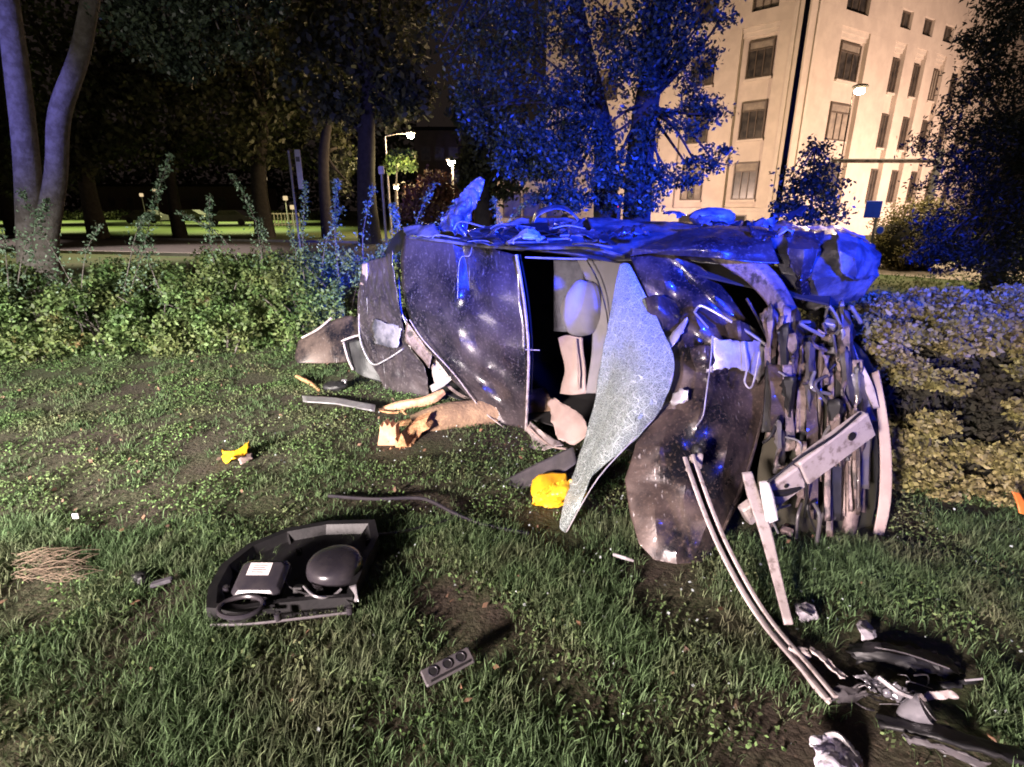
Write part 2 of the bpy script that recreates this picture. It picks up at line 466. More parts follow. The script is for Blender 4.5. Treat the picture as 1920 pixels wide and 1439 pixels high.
# cracked laminated windscreen
def glass_mat():
    m = bpy.data.materials.new('shattered_glass'); m.use_nodes = True
    nt = m.node_tree; N = nt.nodes; L = nt.links
    b = N['Principled BSDF']
    tc = N.new('ShaderNodeTexCoord')
    n0 = N.new('ShaderNodeTexNoise'); n0.inputs['Scale'].default_value = 9
    L.new(tc.outputs['Object'], n0.inputs['Vector'])
    ad = N.new('ShaderNodeVectorMath'); ad.operation = 'MULTIPLY_ADD'
    ad.inputs[1].default_value = (0.05, 0.05, 0.05)
    L.new(n0.outputs['Color'], ad.inputs[0]); L.new(tc.outputs['Object'], ad.inputs[2])
    lines = []
    for sc, w in ((54, 0.035), (150, 0.08), (17, 0.022)):
        v = N.new('ShaderNodeTexVoronoi'); v.feature = 'DISTANCE_TO_EDGE'; v.inputs['Scale'].default_value = sc
        L.new(ad.outputs[0], v.inputs['Vector'])
        r = N.new('ShaderNodeMapRange'); r.inputs['From Min'].default_value = 0; r.inputs['From Max'].default_value = w
        r.inputs['To Min'].default_value = 1; r.inputs['To Max'].default_value = 0
        L.new(v.outputs['Distance'], r.inputs['Value']); lines.append(r.outputs['Result'])
    mx = N.new('ShaderNodeMath'); mx.operation = 'MAXIMUM'; L.new(lines[0], mx.inputs[0]); L.new(lines[1], mx.inputs[1])
    mx2 = N.new('ShaderNodeMath'); mx2.operation = 'MAXIMUM'; L.new(mx.outputs[0], mx2.inputs[0]); L.new(lines[2], mx2.inputs[1])
    n1 = N.new('ShaderNodeTexNoise'); n1.inputs['Scale'].default_value = 40; n1.inputs['Detail'].default_value = 6
    L.new(tc.outputs['Object'], n1.inputs['Vector'])
    c = N.new('ShaderNodeMix'); c.data_type = 'RGBA'
    c.inputs['A'].default_value = (0.24, 0.275, 0.265, 1); c.inputs['B'].default_value = (0.58, 0.64, 0.62, 1)
    L.new(mx2.outputs[0], c.inputs['Factor'])
    c2 = N.new('ShaderNodeMix'); c2.data_type = 'RGBA'; c2.inputs['B'].default_value = (0.05, 0.05, 0.045, 1)
    r2 = N.new('ShaderNodeMapRange'); r2.inputs['From Min'].default_value = 0.64; r2.inputs['From Max'].default_value = 0.72
    L.new(n1.outputs['Fac'], r2.inputs['Value']); L.new(r2.outputs['Result'], c2.inputs['Factor'])
    L.new(c.outputs['Result'], c2.inputs['A'])
    L.new(c2.outputs['Result'], b.inputs['Base Color'])
    b.inputs['Roughness'].default_value = 0.22
    b.inputs['Coat Weight'].default_value = 0.5
    bp = N.new('ShaderNodeBump'); bp.inputs['Strength'].default_value = 0.5; bp.inputs['Distance'].default_value = 0.004
    L.new(mx2.outputs[0], bp.inputs['Height']); L.new(bp.outputs['Normal'], b.inputs['Normal'])
    tr = N.new('ShaderNodeBsdfTransparent'); tr.inputs['Color'].default_value = (0.8, 0.9, 0.86, 1)
    ms = N.new('ShaderNodeMixShader')
    fr = N.new('ShaderNodeMapRange'); fr.inputs['To Min'].default_value = 0.42; fr.inputs['To Max'].default_value = 1.0
    L.new(mx2.outputs[0], fr.inputs['Value']); L.new(fr.outputs['Result'], ms.inputs['Fac'])
    L.new(tr.outputs[0], ms.inputs[1]); L.new(b.outputs[0], ms.inputs[2])
    L.new(ms.outputs[0], N['Material Output'].inputs['Surface'])
    return m
m_glass = glass_mat()

# ------------------------------------------------------------------ numpy scatter meshes
def raw_mesh(name, V, nper, m, parent=None, kind=None, tri=False, smooth=False):
    """V: (n*nper, 3) array, faces of nper verts each"""
    V = np.asarray(V, dtype=np.float32)
    o3 = origin(parent)
    V = V - np.array(o3, dtype=np.float32)
    n = len(V)//nper
    me = bpy.data.meshes.new(name)
    me.vertices.add(len(V)); me.vertices.foreach_set('co', V.ravel())
    me.loops.add(len(V)); me.loops.foreach_set('vertex_index', np.arange(len(V), dtype=np.int32))
    me.polygons.add(n)
    me.polygons.foreach_set('loop_start', np.arange(0, n*nper, nper, dtype=np.int32))
    me.polygons.foreach_set('loop_total', np.full(n, nper, dtype=np.int32))
    me.materials.append(m)
    me.update(); me.validate()
    o = bpy.data.objects.new(name, me)
    link(o, parent)
    if kind: o['kind'] = kind
    return o

def unit(a):
    return a/np.maximum(np.linalg.norm(a, axis=1, keepdims=True), 1e-9)

def leaf_quads(C, size, aspect=0.55, up=0.25, jit=0.4):
    """a diamond leaf at each centre"""
    n = len(C)
    a = unit(rng.normal(size=(n,3)))
    nrm = unit(rng.normal(size=(n,3)) + np.array([0,0,up*2]))
    a = unit(a - nrm*np.sum(a*nrm, axis=1, keepdims=True))
    b = np.cross(nrm, a)
    s = size*(1 - jit/2 + jit*rng.random((n,1)))
    w = s*aspect
    V = np.empty((n,4,3))
    V[:,0] = C - a*s*0.5
    V[:,1] = C + b*w*0.5 - a*s*0.05 + nrm*s*0.06
    V[:,2] = C + a*s*0.5
    V[:,3] = C - b*w*0.5 - a*s*0.05 + nrm*s*0.06
    return V.reshape(-1,3)

def blob_points(blobs, n, sub=14, sig=0.20, shell=0.0):
    """blobs: list of (centre, (rx,ry,rz), weight): clumped points"""
    tot = sum(b[2] for b in blobs); out = []
    for c, r, w in blobs:
        k = int(n*w/tot)
        r = np.array(r, dtype=float); c = np.array(c, dtype=float)
        ns = max(3, int(sub))
        d = unit(rng.normal(size=(ns,3))); rad = rng.random((ns,1))**(1/3.0)
        if shell: rad = shell + (1-shell)*rad
        cs = d*rad*0.92
        idx = rng.integers(0, ns, k)
        p = cs[idx] + rng.normal(size=(k,3))*sig
        out.append(c + p*r)
    return np.concatenate(out)

def tree_limbs(mb, start, ends, r0, r1=0.008, bend=0.12):
    for e in ends:
        s = Vector(start); e = Vector(e); d = e - s
        mid = s + d*0.5 + Vector((random.uniform(-1,1), random.uniform(-1,1), random.uniform(-.2,1)))*d.length*bend
        mb.tube([s, mid, e], [r0, (r0+r1)/2, r1], n=6, smooth=4, cap=False)

# ================================================================== SETTING
# ---- ground
mb = MB()
NX, NY = 90, 90
xs = [ -260 + 520*i/NX for i in range(NX+1)]
gm = MB()
gm.quad((-300, -30, 0), (300, -30, 0), (300, 330, 0), (-300, 330, 0))
m_lawn = M('mown_lawn', (0.050, 0.085, 0.018), (0.065, 0.075, 0.022), 0.8, 0.9, bump=0.6, bscale=25, c3=(0.08, 0.07, 0.03), s3=5, lo3=0.6, hi3=0.75)
o = gm.build('ground', m_lawn); o['kind'] = 'structure'
# bare earth under the thin turf round the wreck
gm = MB()
pts = []
nrg = 40
for i in range(nrg):
    a = 2*math.pi*i/nrg
    pts.append(Vector((0.3 + 9.5*math.cos(a), 4.0 + 6.2*math.sin(a), 0.004)))
gm.poly(pts)
o = gm.build('earth', m_soil); o['kind'] = 'structure'

# ---- road on the far left, kerbs, painted edge line
def road_strip(name, a0, a1, b0, b1, z, m):
    g = MB().quad((*a0, z), (*a1, z), (*b1, z), (*b0, z))
    o = g.build(name, m); o['kind'] = 'structure'; return o
def lp(x, off):   # near edge of the road at x, moved back by off
    return (x, 16.4 - 0.25*x*1.0 + off - 0.0)
X0, X1 = -90.0, 6.0
road_strip('road', lp(X0, 0), lp(X1, 0), lp(X0, 8.0), lp(X1, 8.0), 0.008, m_road)
road_strip('road_edge_line', lp(X0, 0.35), lp(X1, 0.35), lp(X0, 0.55), lp(X1, 0.55), 0.014, m_line)
for off in (-0.15, 8.02):
    k = MB()
    a, b = Vector((*lp(X0, off), 0)), Vector((*lp(X1, off), 0))
    d = (b-a).normalized(); n = Vector((-d.y, d.x, 0))
    k.prism([a, b, b+n*0.14, a+n*0.14], (0, 0, 0.11))
    o = k.build('kerb', m_kerb); o['kind'] = 'structure'
# ---- paved walk on the right
g = MB().poly([(9.2, 13.9, .009), (11.2, 11.6, .009), (30, 6.5, .009), (34, 9, .009), (15.5, 15.6, .009), (11.9, 17.6, .009)])
o = g.build('pavement', m_path); o['kind'] = 'structure'
g = MB()
a, b = Vector((11.2, 20.5, 0)), Vector((34, 14.5, 0)); d = (b-a).normalized(); n = Vector((-d.y, d.x, 0))
g.prism([a, b, b+n*0.15, a+n*0.15], (0, 0, 0.12))
o = g.build('kerb', m_kerb); o['kind'] = 'structure'

# ---- grass: blades and clover over the near lawn
def visible_xy(n, y0, y1, spread=1.12):
    y = np.sqrt(y0**2 + rng.random(n)*(y1**2 - y0**2))
    x = (rng.random(n)*2-1)*(y*spread + 0.35)
    return x, y
def field(x, y, s, seed=0.0):
    return np.array([noise.noise(Vector((a*s+seed, b*s+seed*1.3, seed))) for a, b in zip(x, y)])

CLEAR = [(*G(u, v).xy, r) for u, v, r in ((540,1110,.20), (450,1130,.14), (630,1080,.20), (838,1250,.06), (1500,1230,.10), (1560,1250,.10), (1600,1300,.12), (1670,1290,.15), (1720,1330,.12),
   (1660,1235,.16), (1760,1240,.15), (1765,1305,.10), (1770,1390,.10), (1850,1420,.10), (1570,1420,.12), (1510,1150,.08), (1626,1180,.08), (1450,1185,.07), (1480,1225,.07), (1520,1280,.07), (735,858,.14), (800,840,.16), (1040,935,.16),
   (640,756,.13), (440,856,.10), (1250,1050,.12), (1310,1010,.12), (1500,990,.16), (1600,990,.16), (1400,990,.14), (1055,990,.06), (300,1092,.06))]
def untrodden(x, y):
    ok = np.ones(len(x), dtype=bool)
    for cx, cy, r in CLEAR:
        ok &= ((x-cx)**2 + (y-cy)**2 > (r*(0.75 + 0.5*rng.random(len(x))))**2)
    return ok
def blades(n, y0, y1, h0, h1, w, name, dens_scale=2.2, keep=0.0):
    nt = n//5
    tx, ty = visible_xy(nt, y0, y1)
    f = field(tx, ty, dens_scale, 3.0)
    ok = (f > (keep + rng.normal(size=nt)*0.22)) & untrodden(tx, ty)
    tx, ty, f = tx[ok], ty[ok], f[ok]
    k = rng.integers(4, 9, len(tx))
    idx = np.repeat(np.arange(len(tx)), k)
    n = len(idx)
    ang = rng.random(n)*2*np.pi
    rr = 0.02*np.sqrt(rng.random(n))
    bx = tx[idx] + rr*np.cos(ang); by = ty[idx] + rr*np.sin(ang)
    h = (h0 + (h1-h0)*rng.random(n)**1.4)*(0.75 + 0.5*np.clip(f[idx]+0.3, 0, 1))
    lean = (0.25 + 0.75*rng.random(n))*h
    la = ang + rng.normal(size=n)*0.7
    lx, ly = np.cos(la)*lean, np.sin(la)*lean
    sx, sy = -np.sin(la + rng.normal(size=n)*0.6), np.cos(la + rng.normal(size=n)*0.6)
    ww = w*(0.6 + 0.8*rng.random(n))
    V = np.zeros((n,4,3))
    V[:,0,0] = bx - sx*ww*.5; V[:,0,1] = by - sy*ww*.5
    V[:,1,0] = bx + sx*ww*.5; V[:,1,1] = by + sy*ww*.5
    V[:,2,0] = bx + sx*ww*.35 + lx*.35; V[:,2,1] = by + sy*ww*.35 + ly*.35; V[:,2,2] = h*0.62
    V[:,3,0] = bx - sx*ww*.35 + lx*.35; V[:,3,1] = by - sy*ww*.35 + ly*.35; V[:,3,2] = h*0.62
    T = np.zeros((n,3,3))
    T[:,0] = V[:,3]; T[:,1] = V[:,2]
    T[:,2,0] = bx + lx; T[:,2,1] = by + ly; T[:,2,2] = h*0.95
    nv = n*7
    allv = np.concatenate([V, T], axis=1).reshape(-1,3)
    # share nothing: island = quad + tri welded through indices
    me = bpy.data.meshes.new(name)
    base = np.concatenate([V, T[:,2:3]], axis=1).reshape(-1,3).astype(np.float32)
    me.vertices.add(len(base)); me.vertices.foreach_set('co', base.ravel())
    i0 = np.arange(n, dtype=np.int32)*5
    lo = np.stack([i0, i0+1, i0+2, i0+3, i0+3, i0+2, i0+4], axis=1).ravel()
    me.loops.add(len(lo)); me.loops.foreach_set('vertex_index', lo)
    ls = np.stack([np.arange(n)*7, np.arange(n)*7+4], axis=1).ravel().astype(np.int32)
    lt = np.tile(np.array([4,3], dtype=np.int32), n)
    me.polygons.add(2*n)
    me.polygons.foreach_set('loop_start', ls); me.polygons.foreach_set('loop_total', lt)
    me.materials.append(m_grass); me.update(); me.validate()
    return me

def stuff(name, me, label, cat):
    o = bpy.data.objects.new(name, me); COL.objects.link(o)
    o['kind'] = 'stuff'; o['label'] = label; o['category'] = cat
    return o

stuff('long_grass', blades(120000, 0.85, 2.5, 0.028, 0.080, 0.0042, 'long_grass', keep=-0.02), 'long untidy grass blades in the dim foreground', 'grass')
stuff('short_grass', blades(150000, 2.1, 6.4, 0.016, 0.050, 0.0055, 'short_grass', keep=0.02), 'short patchy turf around the wrecked car', 'grass')
stuff('far_grass', blades(60000, 6.2, 13.5, 0.03, 0.08, 0.012, 'far_grass', keep=-0.3), 'mown grass behind the hedges', 'grass')
n = 190000
x, y = visible_xy(n, 1.2, 6.2)
f = field(x, y, 2.6, 8.0); ok = (f > rng.normal(size=n)*0.16 + 0.05) & untrodden(x, y)
x, y = x[ok], y[ok]
C = np.stack([x, y, 0.006 + (0.022 + 0.04*np.clip(f[ok], 0, 1))*rng.random(len(x))], axis=1)
o = raw_mesh('clover', leaf_quads(C, 0.017, 0.6, up=0.35, jit=.9), 4, m_clover, kind='stuff')
o['label'] = 'low clover and small weeds in patches between the turf'; o['category'] = 'weeds'
n = 1500
x, y = visible_xy(n, 1.0, 6.0)
f = field(x, y, 1.3, 21.0); ok = f > rng.normal(size=n)*0.3 + 0.1
x, y = x[ok], y[ok]
C = np.stack([x, y, 0.015 + 0.03*rng.random(len(x))], axis=1)
o = raw_mesh('leaf_litter', leaf_quads(C, 0.030, 0.6, up=0.4, jit=.9), 4, m_litter, kind='stuff')
o['label'] = 'brown dry leaves and crumbs scattered in the grass'; o['category'] = 'leaf litter'

n = 900
x = 0.6 + rng.normal(size=n)*1.0; y = 2.9 + rng.normal(size=n)*.8 - .35*(x-.6)
C = np.stack([x, y, .012 + .03*rng.random(n)], axis=1)
o = raw_mesh('glass_crumbs', leaf_quads(C, .012, .9, up=.5, jit=.9), 4, M('crumb_glass', (.45, .50, .49), (.3, .34, .33), 30, .12, coat=.5), kind='stuff')
o['label'] = 'glittering crumbs of broken glass scattered round the wreck'; o['category'] = 'broken glass'

# ================================================================== BUILDING
Cx = Vector((14.4, 30.0, 0))
def face_axes(az):
    a = R(az); d = Vector((math.sin(a), math.cos(a), 0)); return d
DL, DR = face_axes(-47), face_axes(59)
NL = Vector((-DL.y, DL.x, 0)); NL = NL if NL.y < 0 else -NL
NR = Vector((DR.y, -DR.x, 0)); NR = NR if NR.y < 0 else -NR
bld = thing('office_building', 'pale floodlit stone office building of several storeys with tall window bays', 'building', Cx)
UZ = Vector((0, 0, 1))
HB = 17.0
def fbox(m_, d, nrm, s0, s1, z0, z1, p0, p1):
    """box on a facade: s along, z up, p0..p1 outwards"""
    c = Cx + d*((s0+s1)/2) + nrm*((p0+p1)/2) + UZ*((z0+z1)/2)
    return m_.box(c, (abs(s1-s0), abs(p1-p0), z1-z0), (d, nrm, UZ))
# core volumes behind the facades (recess plane at -0.25)
LL, LR = 16.5, 40.0
core = MB()
inner = [Cx + DL*LL, Cx, Cx + DR*LR, Cx + DR*LR + Vector((2, 18, 0)), Cx + DL*LL + Vector((6, 18, 0))]
def inset(p, a, b): return p
q0 = Cx + DL*LL - NL*0.25
q2 = Cx + DR*LR - NR*0.25
# corner of the recessed planes
def isect(p, d, q, e):
    det = d.x*(-e.y) - d.y*(-e.x)
    r = q - p
    t = (r.x*(-e.y) - r.y*(-e.x))/det
    return p + d*t
qc = isect(q0, DL, q2, DR)
core.prism([q0, qc, q2, q2 + Vector((0, 14, 0)), q0 + Vector((8, 14, 0))], (0, 0, HB))
core.build('wall', m_stone, bld)
windows_L = [(1.55, 2.87), (4.65, 5.97), (7.75, 9.07), (10.85, 12.17), (13.95, 15.27)]
windows_R = [(3.3, 5.2, 5.55)] + [(8.62 + 2.45*i, 9.36 + 2.45*i, 9.50 + 2.45*i) for i in range(7)]
ROWS = [(2.05, 4.0), (5.15, 7.0), (8.1, 9.85)]
# left facade: piers between the niches and panels above
def facade(d, nrm, niches, L, ztop, small=None):
    pm = MB()
    s = 0.0
    # piers
    edges = []
    for a, b in niches: edges.append((a, b))
    prev = None
    for a, b in edges:
        if prev is None:
            p0 = -0.0
        else:
            p0 = prev
        w = MB(); fbox(w, d, nrm, p0, a, 1.62, ztop, -0.25, 0.0); w.build('pier', m_stone, bld)
        prev = b
    w = MB(); fbox(w, d, nrm, prev, L, 1.62, ztop, -0.25, 0.0); w.build('pier', m_stone, bld)
    return
NIL = [(a-0.18, b+0.36) for a, b in windows_L]
NIR = [(a-0.45, c) if i == 0 else (a-0.42, c) for i, (a, b, c) in enumerate(windows_R)]
facade(DL, NL, NIL, LL, 10.5)
facade(DR, NR, NIR, LR, 10.45)
w = MB(); fbox(w, DL, NL, 0, LL, 10.503, 11.15, -0.25, 0.003); w.build('lintel_band', m_stone, bld)
w = MB(); fbox(w, DR, NR, 0, LR, 10.453, 11.15, -0.25, 0.003); w.build('lintel_band', m_stone, bld)
# top storey with openings: pieces between windows
def top_row(d, nrm, ops, L, z0, z1, ztop):
    prev = 0.0
    for a, b in ops:
        w = MB(); fbox(w, d, nrm, prev, a, z0, z1, -0.25, 0.0); w.build('pier', m_stone, bld)
        prev = b
    w = MB(); fbox(w, d, nrm, prev, L, z0, z1, -0.25, 0.0); w.build('pier', m_stone, bld)
    w = MB(); fbox(w, d, nrm, 0, L, z1+0.003, ztop, -0.25, 0.002); w.build('attic_wall', m_stone, bld)
top_row(DL, NL, [(a, b) for a, b in windows_L], LL, 11.153, 13.0, HB)
sq = [(8.3 + 2.55*i, 9.5 + 2.55*i) for i in range(7)]
top_row(DR, NR, [(2.9, 5.0)] + sq, LR, 11.153, 12.05, HB)
# plinth and string course
for d, nrm, L in ((DL, NL, LL), (DR, NR, LR)):
    w = MB(); fbox(w, d, nrm, -0.10, L, 0, 1.45, -0.25, 0.10); w.build('plinth', m_stone2, bld)
    w = MB(); fbox(w, d, nrm, -0.16, L, 1.453, 1.617, -0.25, 0.16); w.build('string_course', m_stone2, bld)
# moulded heads over the niches
for d, nrm, ns, z in ((DL, NL, NIL, 10.5), (DR, NR, NIR, 10.45)):
    for a, b in ns:
        w = MB()
        fbox(w, d, nrm, a+0.002, b-0.002, z-0.22, z-0.003, -0.24, -0.08)
        fbox(w, d, nrm, a+0.002, b-0.002, z-0.42, z-0.223, -0.24, -0.15)
        w.build('niche_head', m_stone2, bld)
# corner strips on the facade near the corner (thin pilaster lines)
for d, nrm in ((DL, NL), (DR, NR)):
    w = MB(); fbox(w, d, nrm, 0.55, 0.75, 1.62, HB, 0.003, 0.07); w.build('corner_pilaster', m_stone2, bld)

win_cache = {}
def window(d, nrm, a, b, z0, z1, az, cols, transom=True):
    """frame with mullions set in the niche, panes as sub-parts; shares meshes between alike windows"""
    wd, ht = b-a, z1-z0
    key = (round(wd, 2), round(ht, 2), cols, az)
    pos = Cx + d*((a+b)/2) - nrm*0.235 + UZ*z0
    rel = pos - Cx
    if key not in win_cache:
        X, N_, Z = d, nrm, UZ
        fm = MB()
        t = 0.07
        def bx(x0, x1, zz0, zz1, p0, p1):
            fm.box(X*((x0+x1)/2) + N_*((p0+p1)/2) + Z*((zz0+zz1)/2), (x1-x0, p1-p0, zz1-zz0), (X, N_, Z))
        bx(-wd/2, -wd/2+t, 0, ht, 0, .09); bx(wd/2-t, wd/2, 0, ht, 0, .09)
        bx(-wd/2+t, wd/2-t, 0, t, 0, .088); bx(-wd/2+t, wd/2-t, ht-t, ht, 0, .088)
        zt = ht*0.74 if transom else ht-t
        if transom: bx(-wd/2+t, wd/2-t, zt, zt+t*.8, 0, .085)
        iw = wd-2*t
        for i in range(1, cols):
            x = -wd/2 + t + iw*i/cols
            bx(x-t*.35, x+t*.35, t, zt, 0, .083)
        me = bpy.data.meshes.new('window'); me.from_pydata([tuple(v) for v in fm.v], [], fm.f); me.materials.append(m_wframe); me.update()
        panes = []
        def pane(x0, x1, zz0, zz1):
            p = MB(); p.box(X*((x0+x1)/2) + N_*0.028 + Z*((zz0+zz1)/2), (x1-x0, .012, zz1-zz0), (X, N_, Z))
            q = bpy.data.meshes.new('pane'); q.from_pydata([tuple(v) for v in p.v], [], p.f); q.materials.append(m_pane); q.update()
            panes.append(q)
        for i in range(cols):
            pane(-wd/2+t+iw*i/cols+t*.36, -wd/2+t+iw*(i+1)/cols-t*.36, t+.002, zt-.002)
        if transom: pane(-wd/2+t+.002, wd/2-t-.002, zt+t*.8+.002, ht-t-.002)
        win_cache[key] = (me, panes)
    me, panes = win_cache[key]
    o = bpy.data.objects.new('window', me); link(o, bld); o.location = rel
    full = random.random() < .22
    for i_, q in enumerate(panes):
        pq = bpy.data.objects.new('pane', q); link(pq, o)
        if (transom and i_ == len(panes)-1 and random.random() < .7) or (full and random.random() < .8):
            pq.material_slots[0].link = 'OBJECT'; pq.material_slots[0].material = m_blind
    return o
def sill(d, nrm, a, b, z):
    w = MB(); fbox(w, d, nrm, a-0.05, b+0.05, z-0.10, z-0.002, -0.24, -0.10); w.build('sill', m_stone2, bld)
for a, b in windows_L:
    for z0, z1 in ROWS:
        window(DL, NL, a, b, z0, z1, 'L', 3); sill(DL, NL, a, b, z0)
    window(DL, NL, a+.02, b-.02, 11.16, 12.99, 'L', 3)
for i, (a, b, c) in enumerate(windows_R):
    for z0, z1 in ROWS:
        if i == 0:
            window(DR, NR, a, b, z0, z1, 'R', 3); sill(DR, NR, a, b, z0)
        else:
            window(DR, NR, a, b, z0-.12, z1-.15, 'R', 2, False); sill(DR, NR, a, b, z0-.12)
window(DR, NR, 2.92, 4.98, 11.16, 12.04, 'R', 3, False)
for a, b in sq:
    window(DR, NR, a+.02, b-.02, 11.16, 12.04, 'R', 2, False)
# basement windows in the plinth
for a, b in windows_L:
    w = MB(); fbox(w, DL, NL, a+.2, b-.2, 0.75, 1.25, 0.101, 0.13); fo = w.build('basement_window', m_wframe, bld)
    w = MB(); fbox(w, DL, NL, a+.27, b-.27, 0.82, 1.18, 0.131, 0.137); w.build('pane', m_dark, fo)

# floodlights in front of the building, in the planting at its foot
for nm, lab_, loc, tgt, pw in (('floodlight', 'low ground floodlight facing the left front of the stone building', Cx + NL*9 + DL*5 + UZ*1.0, Cx + DL*4 + UZ*6, 5600),
                         ('floodlight', 'low ground floodlight facing the right front nearest the building corner', Cx + NR*9 + DR*4 + UZ*1.0, Cx + DR*4 + UZ*5.5, 8600),
                         ('floodlight', 'low ground floodlight behind the evergreen facing the building', Cx + NR*9 + DR*13 + UZ*1.0, Cx + DR*13 + UZ*6.0, 8600)):
    lamp(nm, 'SPOT', loc, tgt, pw*1.02, (1.0, 0.68, 0.53), 0.3, 125, 0.7)
    t = thing('floodlight', lab_, 'floodlight', (loc.x, loc.y, 0), 'floodlights washing the building')
    fd = (Vector(tgt) - Vector(loc)); fd.z = 0; fd.normalize()
    MB().tube([(loc.x, loc.y, 0), (loc.x, loc.y, 0.75)], 0.035, 8, 1).build('post', m_pole, t)
    MB().box(Vector(loc) - fd*0.32 + UZ*-0.1, (0.35, 0.18, 0.26), (Vector((-fd.y, fd.x, 0)), fd, UZ), 0.03).build('housing', m_pole, t)

# ================================================================== STREET FURNITURE
def street_lamp(base, h, arm, label, power, col=(1, 0.68, 0.36), mat=m_galv, glow=e_lamp, rad=0.06, hs=0.16):
    b = Vector(base)
    t = thing('street_lamp', label, 'street lamp', b, 'street lamps lit at night')
    arm = Vector(arm)
    MB().tube([b, b + UZ*h*0.6, b + UZ*h], [rad*1.3, rad, rad*.8], 8, 2).build('pole', mat, t, True)
    if arm.length > 0.01:
        MB().tube([b + UZ*h, b + UZ*(h+.15) + arm*.5, b + UZ*(h+.16) + arm], rad*.6, 8, 3).build('arm', mat, t, True)
    hp = b + UZ*(h+.12) + arm
    MB().ball(hp + UZ*0.07, (hs*1.6, hs*1.6, hs*.5), 14, 6).build('housing', mat, t, True)
    MB().ball(hp - UZ*0.09, (hs, hs, hs*.7), 14, 8).build('lamp_bulb', glow, t, True)
    if power:
        lamp('street_and_fill_light', 'POINT', hp - UZ*0.45, None, power, col, 0.2)
    return t
# lamp in front of the building facade
q = P(1612, 170, 24.0); street_lamp((q.x-0.25, 24.0, 0), q.z-0.05, (0.25, 0, 0), 'lit street lamp glowing in front of the pale building', 900, (1, .72, .42), mat=m_pole, rad=.022, hs=.19, glow=e_lamp2)
q = P(770, 253, 34.0); street_lamp((q.x-1.5, 34.0, 0), q.z-0.1, (1.5, 0, 0), 'tallest lit street lamp above the small bright tree', 1000, hs=.19, glow=e_lamp2)
q = P(848, 303, 30.0); street_lamp((q.x, 30.0, 0), q.z-0.1, (0, 0, 0), 'lit globe street lamp right of the small bright tree', 900, hs=.22, glow=e_lamp2)
q = P(743, 350, 30.0); street_lamp((q.x, 30.0, 0), q.z-0.1, (0, 0, 0), 'low lit lamp under the small bright green tree', 160, hs=.13)

# tall black mast in front of the building
b = P(1455, 410, 13.0); tp = P(1512, -60, 13.0)
t = thing('lamp_mast', 'tall thin black mast standing in front of the building corner', 'mast', (b.x, 13.0, 0))
MB().tube([(b.x, 13.0, 0), (b.x, 13.0, 4), (b.x, 13.0, 9.5)], [.065, .052, .042], 10, 1).build('pole', m_pole, t, True)
MB().tube([(b.x, 13.0, 0), (b.x, 13.0, 0.5)], [.12, .11], 10, 1).build('base_sleeve', m_pole, t, True)
MB().tube([(b.x, 13.0, 9.4), (b.x+.5, 12.8, 9.7), (b.x+1.4, 12.4, 9.75)], .035, 8, 3).build('arm', m_pole, t, True)

# horizontal signal arm in front of the right facade, its post in the dark tree
a0, a1 = P(1560, 303, 16.0), P(1760, 303, 16.0)
t = thing('signal_arm_post', 'long horizontal brown arm reaching in front of the building from a post', 'arm post', (a1.x, 16, 0))
MB().tube([(a1.x, 16, 0), (a1.x, 16, a1.z+.3)], .09, 10, 1).build('post', m_galv, t, True)
MB().box((a0+a1)/2, ((a1-a0).length, .09, .075)).build('arm', m_brown, t)
MB().box((a0+a1)/2 + UZ*.052, ((a1-a0).length, .1, .025)).build('arm_cap', m_white, t)

# square blue sign on a white post
b = P(1637, 440, 14.0)
t = thing('road_sign', 'square blue road sign on a pale post right of the car', 'road sign', (b.x, 14, 0))
top = P(1637, 378, 14.0)
MB().tube([(b.x, 14, 0), (b.x, 14, top.z)], .035, 8, 1).build('post', m_galv, t, True)
c = P(1637, 393, 13.93)
MB().box(c, (.40, .03, .40), None, .008).build('sign_plate', m_signb, t)
c = P(1649, 432, 13.93)
d = MB(); d.tube([c + Vector((0, -.02, 0)), c + Vector((0, .02, 0))], .12, 18, 1); d.build('round_plate', m_white, t)
d = MB(); d.tube([c + Vector((0, -.03, 0)), c + Vector((0, -.021, 0))], .085, 18, 1); d.build('round_face', m_signb, t)

# narrow tall sign on a pole, left
b = P(559, 440, 15.0)
t = thing('narrow_sign', 'narrow upright pale sign on a thin pole behind the left hedge', 'sign', (b.x, 15, 0))
top = P(559, 281, 15.0)
MB().tube([(b.x, 15.03, 0), (b.x, 15.03, top.z - .02)], .03, 8, 1).build('pole', m_galv, t, True)
c0, c1 = P(553, 281, 15.0), P(569, 355, 15.0)
MB().box((c0+c1)/2, (c1.x-c0.x+.04, .035, c0.z-c1.z), None, .006).build('sign_panel', m_white, t)
MB().box((c0+c1)/2 + Vector((0, -.022, .25)), (.10, .006, .12)).build('sign_mark', m_grey, t)

# small far sign with white disc and thin posts near the lamps
for u, v0, v1, Y, lab in ((722, 312, 420, 22.0, 'thin pale post standing left of the copper hedge'), (684, 372, 420, 26.0, 'short bollard lamp with pale head by the far path')):
    b0 = P(u, v1, Y); t0 = P(u, v0, Y)
    t = thing('thin_post', lab, 'post', (b0.x, Y, 0))
    MB().tube([(b0.x, Y, 0), (b0.x, Y, t0.z)], .05, 8, 1).build('post', m_galv, t, True)
    MB().box((b0.x, Y, t0.z-.15), (.22, .1, .3), None, .02).build('post_head', m_white, t)

# red signal light seen through the tree
q = P(1152, 391, 12.0)
t = thing('traffic_light', 'traffic light with a red lens seen under the blue tree', 'traffic light', (q.x, 12, 0))
MB().tube([(q.x, 12.12, 0), (q.x, 12.12, q.z+.25)], .05, 8, 1).build('post', m_pole, t, True)
MB().box((q.x, 12.0, q.z-.12), (.26, .16, .72), None, .02).build('housing', m_black, t)
MB().ball((q.x, 11.92, q.z+.08), (.085, .03, .085)).build('red_lens', e_red, t, True)

